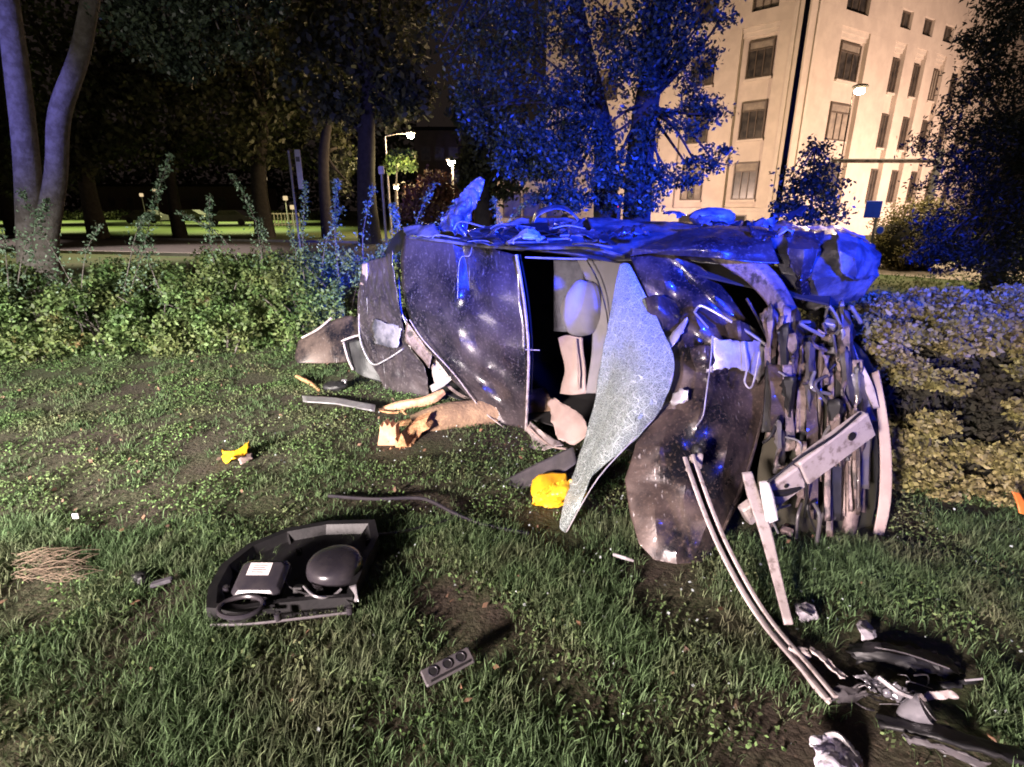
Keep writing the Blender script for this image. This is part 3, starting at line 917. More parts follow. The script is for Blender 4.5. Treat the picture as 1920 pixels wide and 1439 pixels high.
# far parked cars and railing at the end of the lawn
def far_car(u, v, Y, label, mt, w=4.2):
    p = P(u, v, Y); x = p.x
    t = thing('parked_car', label, 'car', (x, Y, 0), 'parked cars far across the lawn')
    prof = [(-2.1, .35), (-2.08, .8), (-1.2, .95), (-.6, 1.4), (.9, 1.42), (1.6, .98), (2.1, .85), (2.12, .35)]
    MB().prism([(x+a*w/4.2, Y-.8, z) for a, z in prof], (0, 1.6, 0)).build('body', mt, t)
    MB().prism([(x+a*w/4.2, Y-.815, z) for a, z in [(-1.0, .98), (-.52, 1.33), (.85, 1.35), (1.35, 1.0)]], (0, .01, 0)).build('side_window', m_pane, t)
    for dx in (-1.3, 1.3):
        MB().tube([(x+dx, Y-.84, .32), (x+dx, Y-.62, .32)], .32, 14, 1).build('wheel', m_tyre, t)
    MB().ball((x+2.1, Y-.55, .68), (.05, .14, .09), 8, 6).build('headlight', m_white, t)
far_car(265, 372, 62, 'pale car farthest left beyond the dark lawn', m_far_car)
far_car(430, 388, 55, 'pale parked car left of the far railing', m_far_car)
far_car(350, 378, 66, 'pale parked car in the middle of the far row', m_far_car)
t = thing('railing', 'far pale railing with upright bars beyond the lawn', 'railing', (-17, 48, 0))
x0, x1 = P(500, 395, 48).x, P(560, 395, 48).x
for z in (.25, 1.15):
    MB().box(((x0+x1)/2, 48, z), (x1-x0, .07, .09)).build('rail', m_brown, t)
for i in range(10):
    xx = x0 + (x1-x0)*i/9
    MB().box((xx, 47.92, .65), (.07, .06, 1.1)).build('bar', m_brown, t)
# far buildings behind the park
def far_building(u0, u1, v, Y, mt, label, wins):
    a, b = P(u0, v, Y), P(u1, v, Y)
    t = thing('far_building', label, 'building', ((a.x+b.x)/2, Y, 0), 'dark buildings far down the street')
    MB().box(((a.x+b.x)/2, Y+5, a.z/2), (b.x-a.x, 10, a.z)).build('wall', mt, t)
    MB().box(((a.x+b.x)/2, Y+5, a.z+.2), (b.x-a.x+.6, 10.6, .4)).build('roof', m_pole, t)
    for (s, z) in wins:
        f = MB().box((a.x + (b.x-a.x)*s, Y-.02, a.z*z), (1.3, .05, 1.7)).build('window', m_wframe, t)
        MB().box((a.x + (b.x-a.x)*s, Y-.055, a.z*z), (1.05, .02, 1.45)).build('pane', m_pane, f)
far_building(775, 880, 245, 75, m_brick, 'dark block with flat roof at the end of the street', [(.2, .5), (.45, .5), (.7, .5), (.2, .75), (.45, .75), (.7, .75)])
far_building(930, 1080, 335, 40, m_stone2, 'low pale building half hidden behind the blue tree', [(.2, .5), (.45, .5), (.75, .5)])
far_building(180, 470, 350, 95, m_brick, 'long low dark building beyond the park on the left', [(.08, .5), (.2, .5), (.33, .5), (.5, .5), (.62, .5), (.8, .5)])
# lit far lights along the street
for u, v, Y, c_, lab_ in ((290, 357, 58, e_win, 'small distant lit lamp behind the tallest hedge shoot'), (265, 366, 60, e_win, 'small distant lit lamp farthest left across the lawn'), (497, 335, 58, e_win, 'small distant lit lamp highest, left of the narrow sign'), (535, 372, 46, e_win, 'small distant lit lamp just left of the narrow sign above the railing'), (548, 389, 46, e_win, 'small distant lit lamp lowest, beside the narrow sign pole')):
    q = P(u, v, Y)
    t = thing('garden_lamp', lab_, 'lamp', (q.x, Y, 0), 'small distant lamps across the lawn')
    MB().tube([(q.x, Y, 0), (q.x, Y, max(q.z-.1, .2))], .05, 6, 1).build('post', m_galv, t)
    MB().box((q.x, Y, max(q.z, .4)), (.32, .25, .34), None, .04).build('lamp_head', c_, t)
# added spots without lamp posts, brightening the far lawn, road and paved walk
for loc_, pw_, col_ in (((-58, 68, 10), 15000, (.85, .9, .40)), ((-34, 68, 10), 15000, (.85, .9, .40)), ((-36, 44, 8), 9000, (.85, .9, .40)), ((-21, 44, 8), 9000, (.85, .9, .40)), ((-9, 36, 6), 1800, (1, .8, .42)), ((12.2, 17.6, 7), 2600, (1, .78, .5)), ((11, 12.5, 7), 900, (1, .78, .5)),
                        ((-27, 24.5, 8), 4200, (1, .8, .72)), ((-14, 20.5, 8), 4200, (1, .8, .72))):
    lamp('street_and_fill_light', 'SPOT', loc_, (loc_[0], loc_[1], 0), pw_*1.6, col_, .3, (74 if pw_ == 4200 else 108), .5)

# ================================================================== TREES
def tree(name, label, trunks, blobs, nleaf, lsize, mleaf, group=None, base=None, limb_r=0.05, sub=14, sig=.2, mbark=m_bark, aspect=.6, shell=0.0, limbs=True):
    b = base if base else trunks[0][0][0]
    t = thing(name, label, 'tree', (b[0], b[1], 0), group)
    for pts, rad in trunks:
        MB().tube(pts, rad, 12, 5).build('trunk', mbark, t, True)
    if limbs and blobs:
        lm = MB()
        tops = [Vector(pts[-1]) for pts, _ in trunks] + [Vector(pts[len(pts)//2]) for pts, _ in trunks]
        for c, r, w in blobs:
            c = Vector(c)
            s = min(tops, key=lambda q: (q-c).length)
            ends = [c + Vector((random.uniform(-.6,.6)*r[0], random.uniform(-.6,.6)*r[1], random.uniform(-.5,.6)*r[2])) for _ in range(3)]
            tree_limbs(lm, s, ends, limb_r)
        lm.build('limbs', mbark, t, True)
    if blobs:
        C = blob_points(blobs, nleaf, sub, sig, shell)
        raw_mesh('crown', leaf_quads(C, lsize, aspect), 4, mleaf, t, kind='stuff')
    return t
def B(u, v, Y, ru, rv, w=1.0, ry=None):
    """crown blob round a pixel with radii given in pixels"""
    c = P(u, v, Y); k = Y/1000.0
    return (c, (ru*k, ry if ry else ru*k, rv*k), w)

# -- the tree with blue-lit leaves behind the car
Yc = 6.3
tr1 = ([P(1195, 470, Yc).lerp(Vector((P(1195, 470, Yc).x, Yc, 0)), 1.0), P(1198, 330, Yc), P(1212, 200, Yc), P(1240, 40, Yc), P(1265, -180, Yc)], [.17, .15, .13, .10, .06])
x2 = P(1140, 470, Yc+.3).x
tr2 = ([(x2, Yc+.3, 0), P(1135, 330, Yc+.3), P(1125, 220, Yc+.3), P(1090, 60, Yc+.3), P(1060, -160, Yc+.3)], [.16, .13, .11, .08, .05])
blobs = [B(1010, 60, 6.4, 150, 120, 2.2), B(880, 60, 6.6, 75, 90, .8), B(920, 170, 6.6, 70, 75, .8), B(1000, 220, 6.4, 75, 90, 1.0), B(1080, 190, 6.2, 90, 110, 1.3),
         B(1150, 60, 6.0, 110, 120, 1.6), B(1260, 30, 6.1, 80, 80, .9), B(1240, 130, 6.0, 80, 70, .8), B(1300, 110, 6.2, 55, 45, .3), B(1330, 40, 6.2, 50, 45, .3),
         B(1020, 320, 6.3, 85, 75, 1.1), B(1090, 300, 6.1, 70, 80, .9), B(1170, 260, 6.2, 60, 70, .55), B(1290, 205, 6.2, 80, 32, .45), B(1250, 240, 6.1, 60, 28, .3),
         B(1060, 375, 6.2, 75, 35, .7), B(1200, 345, 5.9, 55, 45, .55), B(1270, 325, 5.9, 70, 30, .42), B(1330, 300, 5.9, 45, 25, .22), B(1180, 385, 5.9, 50, 25, .4), B(960, 270, 6.5, 40, 45, .3)]
tree('broadleaf_tree', 'leafy two stemmed tree lit blue right behind the wrecked car', [tr1, tr2], blobs, 27000, .054, m_leafc, sub=13, sig=.155, limb_r=.020, aspect=.5, mbark=m_barkd)

# -- twin trunk tree at left with overhanging branch
Yt = 8.6
xa = P(60, 500, Yt).x; xb = P(85, 500, Yt-.15).x
trA = ([(xa, Yt, 0), P(62, 480, Yt), P(50, 300, Yt), P(30, 120, Yt), P(8, -60, Yt), P(0, -300, Yt)], [.30, .20, .16, .145, .125, .10])
trB = ([(xb, Yt-.15, 0), P(84, 480, Yt-.1), P(105, 330, Yt-.1), P(112, 215, Yt-.15), P(150, 100, Yt-.2), P(178, -40, Yt-.3), P(230, -240, Yt-.3)], [.28, .18, .14, .135, .115, .10, .08])
blobs = [B(265, 30, 7.4, 70, 70, 1.0), B(340, 55, 7.2, 70, 55, 1.0), B(350, 110, 7.2, 40, 30, .5), B(430, 30, 7.2, 70, 60, .9), B(470, 95, 7.2, 35, 20, .2), B(500, 10, 7.4, 40, 25, .3),
         B(300, -80, 7.6, 160, 80, 1.2), B(100, -220, 8, 200, 110, 1.5), B(480, -70, 7.5, 70, 50, .5)]
tree('park_tree', 'twin stemmed tree on the left with smooth trunks lit blue', [trA, trB], blobs, 15000, .070, m_leafc, sub=14, sig=.19, limb_r=.03)

# -- dark conifer on the right
Yr = 9.2
q = P(1850, 480, Yr)
blobs = [B(1880, 40, Yr, 65, 60, 1), B(1900, 120, Yr, 85, 70, 1.2), B(1860, 190, Yr, 75, 60, 1), B(1840, 270, Yr, 95, 60, 1.2), B(1900, 290, Yr-.4, 90, 80, 1.2), B(1810, 340, Yr, 85, 60, 1.1),
         B(1850, 410, Yr-.3, 115, 65, 1.4), B(1930, 400, Yr-.5, 100, 100, 1.4), B(1800, 440, Yr, 75, 45, .8), B(1960, 230, Yr, 90, 120, 1.2), B(1930, -30, Yr, 80, 60, .9), B(1900, -120, Yr, 90, 60, .8), B(1900, 490, Yr-.6, 110, 40, .9), B(2000, 450, Yr, 100, 100, 1), B(1850, 480, Yr-.5, 90, 40, 1.0), B(1780, 480, Yr-.3, 60, 35, .7), B(1940, 520, Yr-.6, 90, 45, .9)]
tree('conifer_tree', 'dense dark evergreen tree on the right edge', [([(q.x+.4, Yr+.2, 0), (q.x+.4, Yr+.2, 2.4), (q.x+.6, Yr+.2, 5.2)], [.17, .13, .06])], blobs, 30000, .085, m_conif, sub=20, sig=.17, aspect=.35, shell=.35)

# -- small tree in front of the building
Ys = 11.0
q = P(1520, 430, Ys)
blobs = [B(1530, 285, Ys, 28, 24, .35), B(1540, 315, Ys, 42, 25, .6), B(1500, 335, Ys, 40, 24, .5), B(1550, 350, Ys, 40, 25, .6), B(1510, 375, Ys, 52, 30, .9), B(1545, 395, Ys, 42, 28, .6), B(1480, 395, Ys, 30, 22, .4), B(1500, 420, Ys, 55, 22, .6)]
tree('young_tree', 'small young tree in front of the floodlit building', [([(q.x, Ys, 0), (q.x, Ys, 1.0), P(1528, 275, Ys)], [.05, .04, .012])], blobs, 3400, .085, m_leafc, limb_r=.012, sub=10, sig=.24)

# -- clipped rounded bush in front of the building
t = thing('clipped_bush', 'rounded clipped bush at the foot of the building beside the evergreen', 'bush', (P(1700, 440, 15).x, 15, 0))
C = blob_points([(Vector((P(1700, 440, 15).x, 15, .75)), (1.0, 1.0, 1.0), 1), (Vector((P(1735, 440, 15).x, 15, .9)), (1.0, 1.0, .95), 1)], 9000, 60, .12, .8)
C = C[C[:,2] > 0.02]
raw_mesh('foliage', leaf_quads(C, .07, .6), 4, m_leafr, t, kind='stuff')
MB().ball((P(1715, 440, 15).x, 15, .7), (.95, .8, .72), 16, 10, .1).build('shade_core', m_core, t, True)

# -- small bright tree under the far lamp
Yk = 28.0
q = P(745, 420, Yk)
tree('young_tree', 'small bright green tree lit by the far street lamp', [([(q.x, Yk, 0), (q.x, Yk, 2.0), P(745, 310, Yk)], [.07, .06, .03])],
     [B(752, 300, Yk, 22, 17, 1), B(735, 312, Yk, 14, 9, .4), B(765, 305, Yk, 12, 14, .4)], 1100, .26, m_leafh, sub=12, sig=.26, limb_r=.03)
lamp('street_and_fill_light', 'POINT', P(752, 318, Yk-1.2), None, 220, (1, .82, .4), .2)  # point light in front of the crown, with no lamp of its own
# -- copper coloured bushes down the street
t = thing('copper_hedge', 'reddish brown bushes under the far street lamps', 'hedge', (P(815, 390, 27).x, 27, 0))
C = blob_points([B(800, 360, 27, 40, 35, 1), B(835, 375, 27, 35, 30, 1), B(850, 400, 26, 60, 25, 1), B(790, 395, 26, 40, 20, .7)], 6000, 30, .2)
raw_mesh('foliage', leaf_quads(C, .22, .6), 4, m_rust, t, kind='stuff')

# -- big dark park trees in the background
def park_tree(u, v0, Y, rad, blobs, label, n=4500, ls=.34):
    b0 = P(u, 400, Y)
    top = P(u + random.uniform(-10, 10), v0, Y)
    tree('shade_tree', label, [([(b0.x, Y, 0), (b0.x, Y, 2.2), (b0.x + .2, Y, (2.2+top.z)/2), top], [rad*1.35, rad, rad*.9, rad*.6])], blobs, n, ls, m_leafd, group='dark trees across the lawn', mbark=m_barkd, sub=22, sig=.2, limb_r=rad*.4)
park_tree(690, 150, 26, .42, [B(690, 60, 26, 110, 80, 1), B(600, 120, 26, 80, 75, 1), B(740, 130, 25, 70, 60, .8), B(770, 190, 25, 35, 28, .45), B(640, 200, 26, 45, 45, .5), B(650, -60, 26, 170, 80, 1), B(735, 205, 26, 30, 35, .3)],
          'dark shade tree with thick trunk left of the far lamps', 6500)
park_tree(612, 200, 31, .30, [B(600, 200, 33, 55, 70, 1), B(640, 330, 33, 35, 45, .6), B(560, 150, 33, 70, 70, 1), B(620, 290, 34, 50, 40, .5)], 'dark shade tree with slim trunk right of the narrow sign', 3600)
park_tree(492, 230, 31, .42, [B(480, 200, 31, 110, 90, 1.2), B(420, 120, 31, 110, 100, 1.2), B(530, 90, 31, 90, 100, 1), B(470, 290, 31, 70, 25, .4)], 'dark shade tree with thick trunk left of the narrow sign', 5000)
park_tree(330, 220, 31.5, .3, [B(330, 200, 31, 120, 100, 1.2), B(250, 130, 31, 120, 110, 1.2), B(380, 70, 31, 110, 100, 1), B(300, 280, 31, 100, 45, .6)], 'dark shade tree in the middle of the far lawn', 5000)
park_tree(175, 220, 30, .4, [B(160, 200, 30, 70, 80, 1), B(150, 280, 30, 60, 45, .8), B(200, 130, 30, 90, 90, 1), B(110, 320, 31, 60, 30, .5), B(140, 20, 30, 110, 110, 1)], 'dim brown lit tree just right of the twin trunks', 4500)
park_tree(20, 250, 34, .4, [B(0, 250, 34, 90, 70, 1), B(40, 120, 34, 110, 110, 1), B(-60, 180, 34, 110, 110, 1), B(20, 340, 34, 60, 28, .5)], 'dark shade tree behind the leftmost trunk', 4000)
park_tree(905, 230, 17, .22, [B(890, 220, 17, 40, 55, 1), B(900, 300, 17, 42, 45, 1), B(925, 260, 17, 40, 70, 1), B(930, 350, 17, 50, 35, .7), B(885, 350, 17.5, 25, 28, .4)], 'dark leafy tree right of the far globe lamp', 4200, .2)
# a far wood closing the view, reads as one dark mass
C = blob_points([(Vector((x_, 118 + random.uniform(-6, 6), random.uniform(5, 11))), (11, 6, random.uniform(8, 13)), 1) for x_ in range(-150, 10, 9)], 26000, 30, .22)
o = raw_mesh('far_wood', leaf_quads(C, 1.1, .6), 4, m_leafd, kind='stuff'); o['label'] = 'far dark wood closing the view behind the park'; o['category'] = 'wood'
# low dark hedge across the lawn
t = thing('long_hedge', 'long low dark hedge across the lawn on the left', 'hedge', (-50, 80, 0))
C = blob_points([(Vector((x_, 80 + .02*x_, .6)), (3.2, 1.0, .75), 1) for x_ in range(-110, -24, 5)], 9000, 40, .2)
C[:,2] = np.abs(C[:,2])
raw_mesh('foliage', leaf_quads(C, .4, .6), 4, m_leafd, t, kind='stuff')

# ================================================================== HEDGES
# -- left: loose shrubbery with arching shoots
rng2 = random.Random(5)
def loose_shrub(label, blobs, n, shoots, base):
    t = thing('shrub', label, 'shrub', base, 'loose shrubs behind the wreck on the left')
    C = blob_points(blobs, int(n*1.7), 60, .11, .6)
    C = C[C[:,2] > 0.015]
    raw_mesh('foliage', leaf_quads(C, .046, .62, jit=.8), 4, m_leafh, t, kind='stuff')
    tw = MB()
    for c, r, w in blobs:
        for _ in range(7):
            s = Vector((c[0] + rng2.uniform(-.4, .4)*r[0], c[1] + rng2.uniform(-.4, .4)*r[1], 0.0))
            e = Vector(c) + Vector((rng2.uniform(-.9, .9)*r[0], rng2.uniform(-.9, .9)*r[1], rng2.uniform(.2, .95)*r[2]))
            tw.tube([s, s.lerp(e, .5) + Vector((0, 0, .12)), e], [.012, .008, .004], 5, 3, False)
    tw.build('twigs', m_bark, t, True)
    for pts, lw in shoots:
        pts = crom([P(*p) for p in pts], 7)
        st = MB(); m_ = len(pts)
        st.tube(pts, [.007*(1-.7*i/(m_-1)) for i in range(m_)], 5, 1)
        so = st.build('shoot', m_bark, t, True)
        L_ = []
        for i in range(m_*lw):
            f = rng2.random()*(m_-1); k = int(f); p = pts[k].lerp(pts[min(k+1, m_-1)], f-k)
            spread = .045*(1.0 - .55*f/(m_-1)) * (1.6 if f < m_*.5 else 1)
            L_.append(p + Vector((rng2.gauss(0, spread), rng2.gauss(0, spread), rng2.gauss(0, spread*.7))))
        raw_mesh('shoot_leaves', leaf_quads(np.array([tuple(q) for q in L_]), .040, .5), 4, m_shoot, so)
    return t
def HB_(u, vc, Y, ru, h):
    p = G(u, 690); x = (u-960)/1000*Y/ (CP + .1*SP)
    return (Vector((x*(Y+.12)/Y, Y+.12, h*.60)), (ru*Y/1000, .58, h*.66), ru*h)
loose_shrub('loose green shrub at the left edge below the twin trunks', [HB_(-60, 0, 5.5, 110, .78), HB_(60, 0, 5.65, 95, .72), HB_(20, 0, 6.3, 120, .80)], 12500,
   [([(30, 560, 5.6), (45, 470, 5.7), (80, 400, 5.8), (88, 375, 5.8)], 13), ([(150, 560, 5.8), (100, 470, 5.8), (60, 400, 5.8), (38, 358, 5.8)], 13), ([(20, 580, 5.5), (12, 490, 5.6), (5, 430, 5.6)], 9), ([(110, 540, 6.0), (75, 500, 6), (30, 430, 6)], 9)], (-5.2, 5.7, 0))
loose_shrub('loose green shrub with the tallest leaning shoot, left of centre', [HB_(190, 0, 5.75, 105, .66), HB_(330, 0, 5.9, 95, .74), HB_(260, 0, 6.5, 130, .80)], 14500,
   [([(240, 560, 6), (268, 470, 6.1), (290, 380, 6.1), (320, 290, 6.1)], 24), ([(230, 560, 6), (255, 440, 6), (280, 400, 6.1)], 18), ([(150, 580, 5.8), (160, 480, 5.8), (188, 420, 5.8)], 10), ([(310, 570, 6), (275, 480, 6.1), (258, 415, 6.1)], 14)], (-4.0, 5.9, 0))
loose_shrub('loose green shrub with crossing arching shoots behind it', [HB_(440, 0, 6.05, 95, .80), HB_(400, 0, 6.7, 120, .84)], 11500,
   [([(420, 560, 6.3), (395, 460, 6.3), (393, 365, 6.3)], 22), ([(480, 560, 6.3), (420, 450, 6.3), (335, 398, 6.3)], 15), ([(500, 560, 6.3), (480, 420, 6.4), (435, 328, 6.4)], 22), ([(470, 560, 6.3), (492, 470, 6.4), (488, 410, 6.4)], 16)], (-3.2, 6.1, 0))
loose_shrub('loose green shrub left of the wreck beside the dark fragments', [HB_(560, 0, 6.2, 90, .86), HB_(650, 0, 6.3, 80, .90), HB_(540, 0, 6.9, 120, .88)], 12500,
   [([(575, 560, 6.4), (568, 450, 6.4), (574, 340, 6.4)], 26), ([(640, 560, 6.4), (628, 440, 6.4), (632, 335, 6.4)], 26), ([(600, 560, 6.4), (610, 460, 6.4), (640, 390, 6.4)], 16), ([(690, 560, 6.5), (680, 450, 6.5), (700, 350, 6.5)], 14), ([(540, 560, 6.4), (555, 480, 6.4), (540, 420, 6.4)], 14)], (-2.3, 6.3, 0))
loose_shrub('thin tall shrub standing behind the rear of the wreck', [HB_(760, 0, 6.6, 90, .95), HB_(880, 0, 6.8, 90, .95)], 7000,
   [([(740, 520, 6.6), (745, 430, 6.6), (735, 385, 6.6)], 22), ([(770, 520, 6.6), (780, 420, 6.6), (815, 345, 6.6)], 12), ([(800, 500, 6.6), (830, 410, 6.6), (870, 370, 6.6)], 10), ([(930, 480, 6.8), (935, 420, 6.8), (925, 370, 6.8)], 12), ([(970, 480, 6.8), (960, 420, 6.8), (985, 380, 6.8)], 12)], (-1.0, 6.7, 0))

# -- right: clipped hedge
def clipped(label, x0, x1, y0, y1, h, n, slope=-.06):
    t = thing('clipped_hedge', label, 'hedge', ((x0+x1)/2, y0, 0), 'clipped hedge bushes right of the wreck')
    rh = random.Random(int(x0*100))
    bl = []
    nx = max(2, int((x1-x0)/.20))
    for i in range(nx):
        for kz in range(5):
            if rh.random() < .24 and kz > 0: continue
            x = x0 + (i+.5+rh.uniform(-.4, .4))*(x1-x0)/nx
            z = h*(.10 + .2*kz) + rh.uniform(-.05, .05)
            r = rh.uniform(.08, .17)
            bl.append((Vector((x, y0 + slope*(x-x0) + .14 + rh.uniform(-.08, .05) - .012*kz, z)), (r*1.25, .13, r*.75), r*r*40))
        for ky in range(4):
            x = x0 + (i+.5+rh.uniform(-.4, .4))*(x1-x0)/nx
            r = rh.uniform(.10, .17)
            bl.append((Vector((x, y0 + slope*(x-x0) + .24 + ky*.24 + rh.uniform(-.05, .05), h*.94 + rh.uniform(-.06, .05))), (r*1.2, r*1.2, .08), r*r*34))
    C = blob_points(bl, n, 26, .16, .35)
    C = C[C[:,2] > .012]
    raw_mesh('foliage', leaf_quads(C, .030, .66, jit=.9), 4, m_leafr, t, kind='stuff')
    tw = MB()
    for i in range(nx*5):
        x = rh.uniform(x0, x1); yb = y0 + slope*(x-x0) + rh.uniform(.15, .6)
        e = Vector((x + rh.uniform(-.2, .2), y0 + slope*(x-x0) + rh.uniform(.05, .5), rh.uniform(.4, 1.08)*h))
        tw.tube([(x, yb, 0), (x + rh.uniform(-.06, .06), yb, e.z*.5), e], [.010, .007, .003], 5, 3, False)
    tw.build('twigs', m_barkd, t, True)
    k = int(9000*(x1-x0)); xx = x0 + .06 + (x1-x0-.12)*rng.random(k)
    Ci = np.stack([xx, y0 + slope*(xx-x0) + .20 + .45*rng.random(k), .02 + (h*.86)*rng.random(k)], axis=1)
    raw_mesh('shade_core', leaf_quads(Ci, .05, .45, jit=.9), 4, m_core, t, kind='stuff')  # near-black leaf cloud that paints the dark gaps inside the hedge
    return t
clipped('clipped hedge bush closest to the front of the wreck', 2.02, 2.75, 2.72, 3.7, 1.02, 30000)
clipped('clipped hedge bush at the right edge of the view', 2.70, 3.9, 2.62, 3.7, 1.05, 44000)
clipped('clipped hedge stretch beyond the right edge', 3.88, 6.2, 2.55, 3.8, 1.06, 20000)

# ================================================================== THE WRECK
car = thing('wrecked_car', 'dark car lying wrecked on its side with its crushed roof towards us', 'car', (0.45, 3.4, 0))
car_far = Vector((0.50, 0.866, 0))      # from the roof side towards the underside

# shell: floor pan, lower side and upper side form a trough behind the torn skin, near black to paint the gap's shade
st_near = [Vector((-.95, 4.75, 0)), Vector((-.35, 4.15, 0)), Vector((.35, 3.65, 0)), Vector((1.0, 3.05, 0)), Vector((1.62, 2.72, 0))]
depths = [.95, 1.25, 1.35, 1.3, 1.0]
tops = [1.36, 1.40, 1.36, 1.30, 1.18]
sh = MB(); prof = []
for p, d, h in zip(st_near, depths, tops):
    prof.append([p + UZ*.06, p + car_far*d*.5 + UZ*.05, p + car_far*d + UZ*.12, p + car_far*(d+.05) + UZ*h*.5, p + car_far*d + UZ*(h-.04), p + car_far*d*.5 + UZ*(h+.02), p + UZ*(h-.05)])
for a in range(len(prof)-1):
    for i in range(6):
        sh.quad(prof[a][i], prof[a][i+1], prof[a+1][i+1], prof[a+1][i])
sh.poly(prof[0]); sh.poly(prof[-1])
sh.build('body_shell', m_dark, car, solid=.01)
# underside: exhaust, axle and wheels on the far side
ex = MB(); ex.tube([prof[0][3] + car_far*.1, prof[2][3] + car_far*.12, prof[3][3] + car_far*.1], .035, 8, 4); ex.build('exhaust_pipe', m_brown, car, True)
def wheel(c, r, w, label=None):
    ax = car_far*0 + UZ     # axle is vertical: the car lies on its side
    o_ = MB(); o_.tube([c - UZ*w/2, c - UZ*w*.38, c + UZ*w*.38, c + UZ*w/2], [r*.9, r, r, r*.9], 28, 1)
    wo = o_.build('wheel', m_tyre, car, True)
    rm = MB(); rm.tube([c + UZ*(w/2+.002), c + UZ*(w/2+.012)], r*.62, 24, 1); rm.build('rim', m_alu, wo)
for a, zt in ((0, 1.22), (0, .16), (3, 1.12), (3, .16)):
    cc = prof[a][3]*1.0; cc.z = zt
    wheel(cc + car_far*.18, .29, .18)

rr0 = random.Random(21)
# roof panel
sheet('roof_panel', [
 [(757,442,4.45),(800,448,4.28),(848,454,4.10),(866,456,4.12),(920,466,3.90),(972,480,3.78)],
 [(750,485,4.44),(806,492,4.24),(856,500,4.02),(874,498,4.10),(930,510,3.90),(976,520,3.75)],
 [(752,530,4.42),(800,540,4.26),(852,548,4.00),(880,546,4.06),(922,556,3.84),(981,566,3.74)],
 [(758,575,4.33),(812,590,4.12),(850,596,4.04),(884,590,3.92),(936,604,3.86),(985,612,3.70)],
 [(772,618,4.27),(816,636,4.16),(862,640,3.96),(892,640,3.98),(940,648,3.76),(988,654,3.68)],
 [(806,664,4.18),(846,676,4.03),(872,682,4.00),(910,690,3.84),(948,694,3.80),(989,698,3.67)],
 [(846,712,4.06),(872,722,3.99),(902,726,3.86),(926,730,3.88),(958,734,3.74),(988,738,3.68)],
 [(890,756,3.94),(910,762,3.88),(930,766,3.86),(948,768,3.80),(968,772,3.76),(987,776,3.70)],
 [(926,790,3.85),(940,796,3.82),(950,800,3.81),(962,802,3.79),(974,806,3.76),(985,810,3.73)]], m_paint, car, 6, .022, 3.4, .8, .005, 1.0, folds=12, lin=True)
# pillar and rail edges
def trim(name, pts, r, m, n=6, flat=1.0, parent=car, sm=5):
    r = [q*.62 for q in r] if hasattr(r, '__len__') else r*.62
    return MB().tube([P(*p) for p in pts], r, n, sm, True, flat).build(name, m, parent, True)
trim('roof_edge_trim', [(968,478,3.75),(982,560,3.71),(991,655,3.65),(989,740,3.66),(986,808,3.70)], .017, m_pale)
trim('roof_edge_seal', [(975,478,3.80),(990,560,3.76),(998,655,3.70),(996,740,3.70)], .010, m_black)
trim('roof_pin', [(985,656,3.62),(1012,657,3.60)], .006, m_pale, sm=1)
trim('roof_rail', [(768,446,4.40),(830,452,4.15),(900,462,3.95),(985,466,3.72),(1100,466,3.52),(1172,482,3.36)], .018, m_side)
trim('roof_rail_lip', [(985,483,3.70),(1040,485,3.60),(1100,486,3.48)], .010, m_bare)
trim('roof_crease', [(768,600,4.22),(795,640,4.12),(850,700,4.0),(905,770,3.85),(960,812,3.74)], .008, m_pale)
trim('roof_antenna_wire', [(885,462,4.0),(880,480,3.96),(862,488,4.0),(858,560,4.0)], .004, m_bare)

# rear hatch
sheet('rear_hatch', [
 [(692,498,4.95),(715,492,4.85),(738,486,4.70),(754,470,4.50)],
 [(678,560,4.92),(700,558,4.78),(730,560,4.62),(756,575,4.46)],
 [(672,620,4.86),(700,630,4.70),(735,640,4.55),(765,640,4.44)],
 [(690,685,4.78),(715,690,4.66),(755,690,4.54),(800,690,4.42)],
 [(718,738,4.66),(745,750,4.56),(775,750,4.50),(806,742,4.44)]], m_paint, car, 10, .085, 4.0, .8, .006, 2.0, folds=12)
sheet('rear_corner_panel', [[(722,470,5.0),(740,440,4.9),(762,428,4.75)],[(724,480,4.95),(745,475,4.8),(758,460,4.6)]], m_black, car, 6, .03, 6, .5, .005, 3)
trim('hatch_chrome', [(683,520,4.9),(674,585,4.87),(676,640,4.80),(697,682,4.72),(722,676,4.62),(755,655,4.48)], .011, m_bare)
trim('hatch_chrome', [(697,498,4.88),(693,540,4.86),(692,560,4.84)], .009, m_bare)
trim('hatch_chrome', [(678,583,4.86),(705,578,4.74),(728,572,4.64),(745,580,4.55),(764,602,4.42)], .007, m_bare)
trim('hatch_chrome', [(748,478,4.62),(750,560,4.5),(758,600,4.44),(782,640,4.36),(805,690,4.34)], .009, m_bare)
sheet('tail_lamp', [[(681,496,4.9),(692,494,4.84)],[(679,520,4.9),(690,520,4.83)],[(676,534,4.9),(688,536,4.83)]], m_pink, car, 4, .006, 9, .5, .02, 4)
sheet('scraped_patch', [[(700,598,4.66),(725,606,4.54),(752,612,4.44)],[(702,625,4.64),(728,632,4.52),(748,640,4.44)],[(706,644,4.62),(730,652,4.50),(745,652,4.44)]], m_side, car, 5, .03, 9, .7, .004, 5, jag=.02)
sheet('quarter_window', [[(762,602,4.36),(790,640,4.28),(812,665,4.20)],[(760,640,4.38),(785,665,4.30),(808,690,4.22)]], m_brown, car, 5, .02, 6, .5, .004, 6)
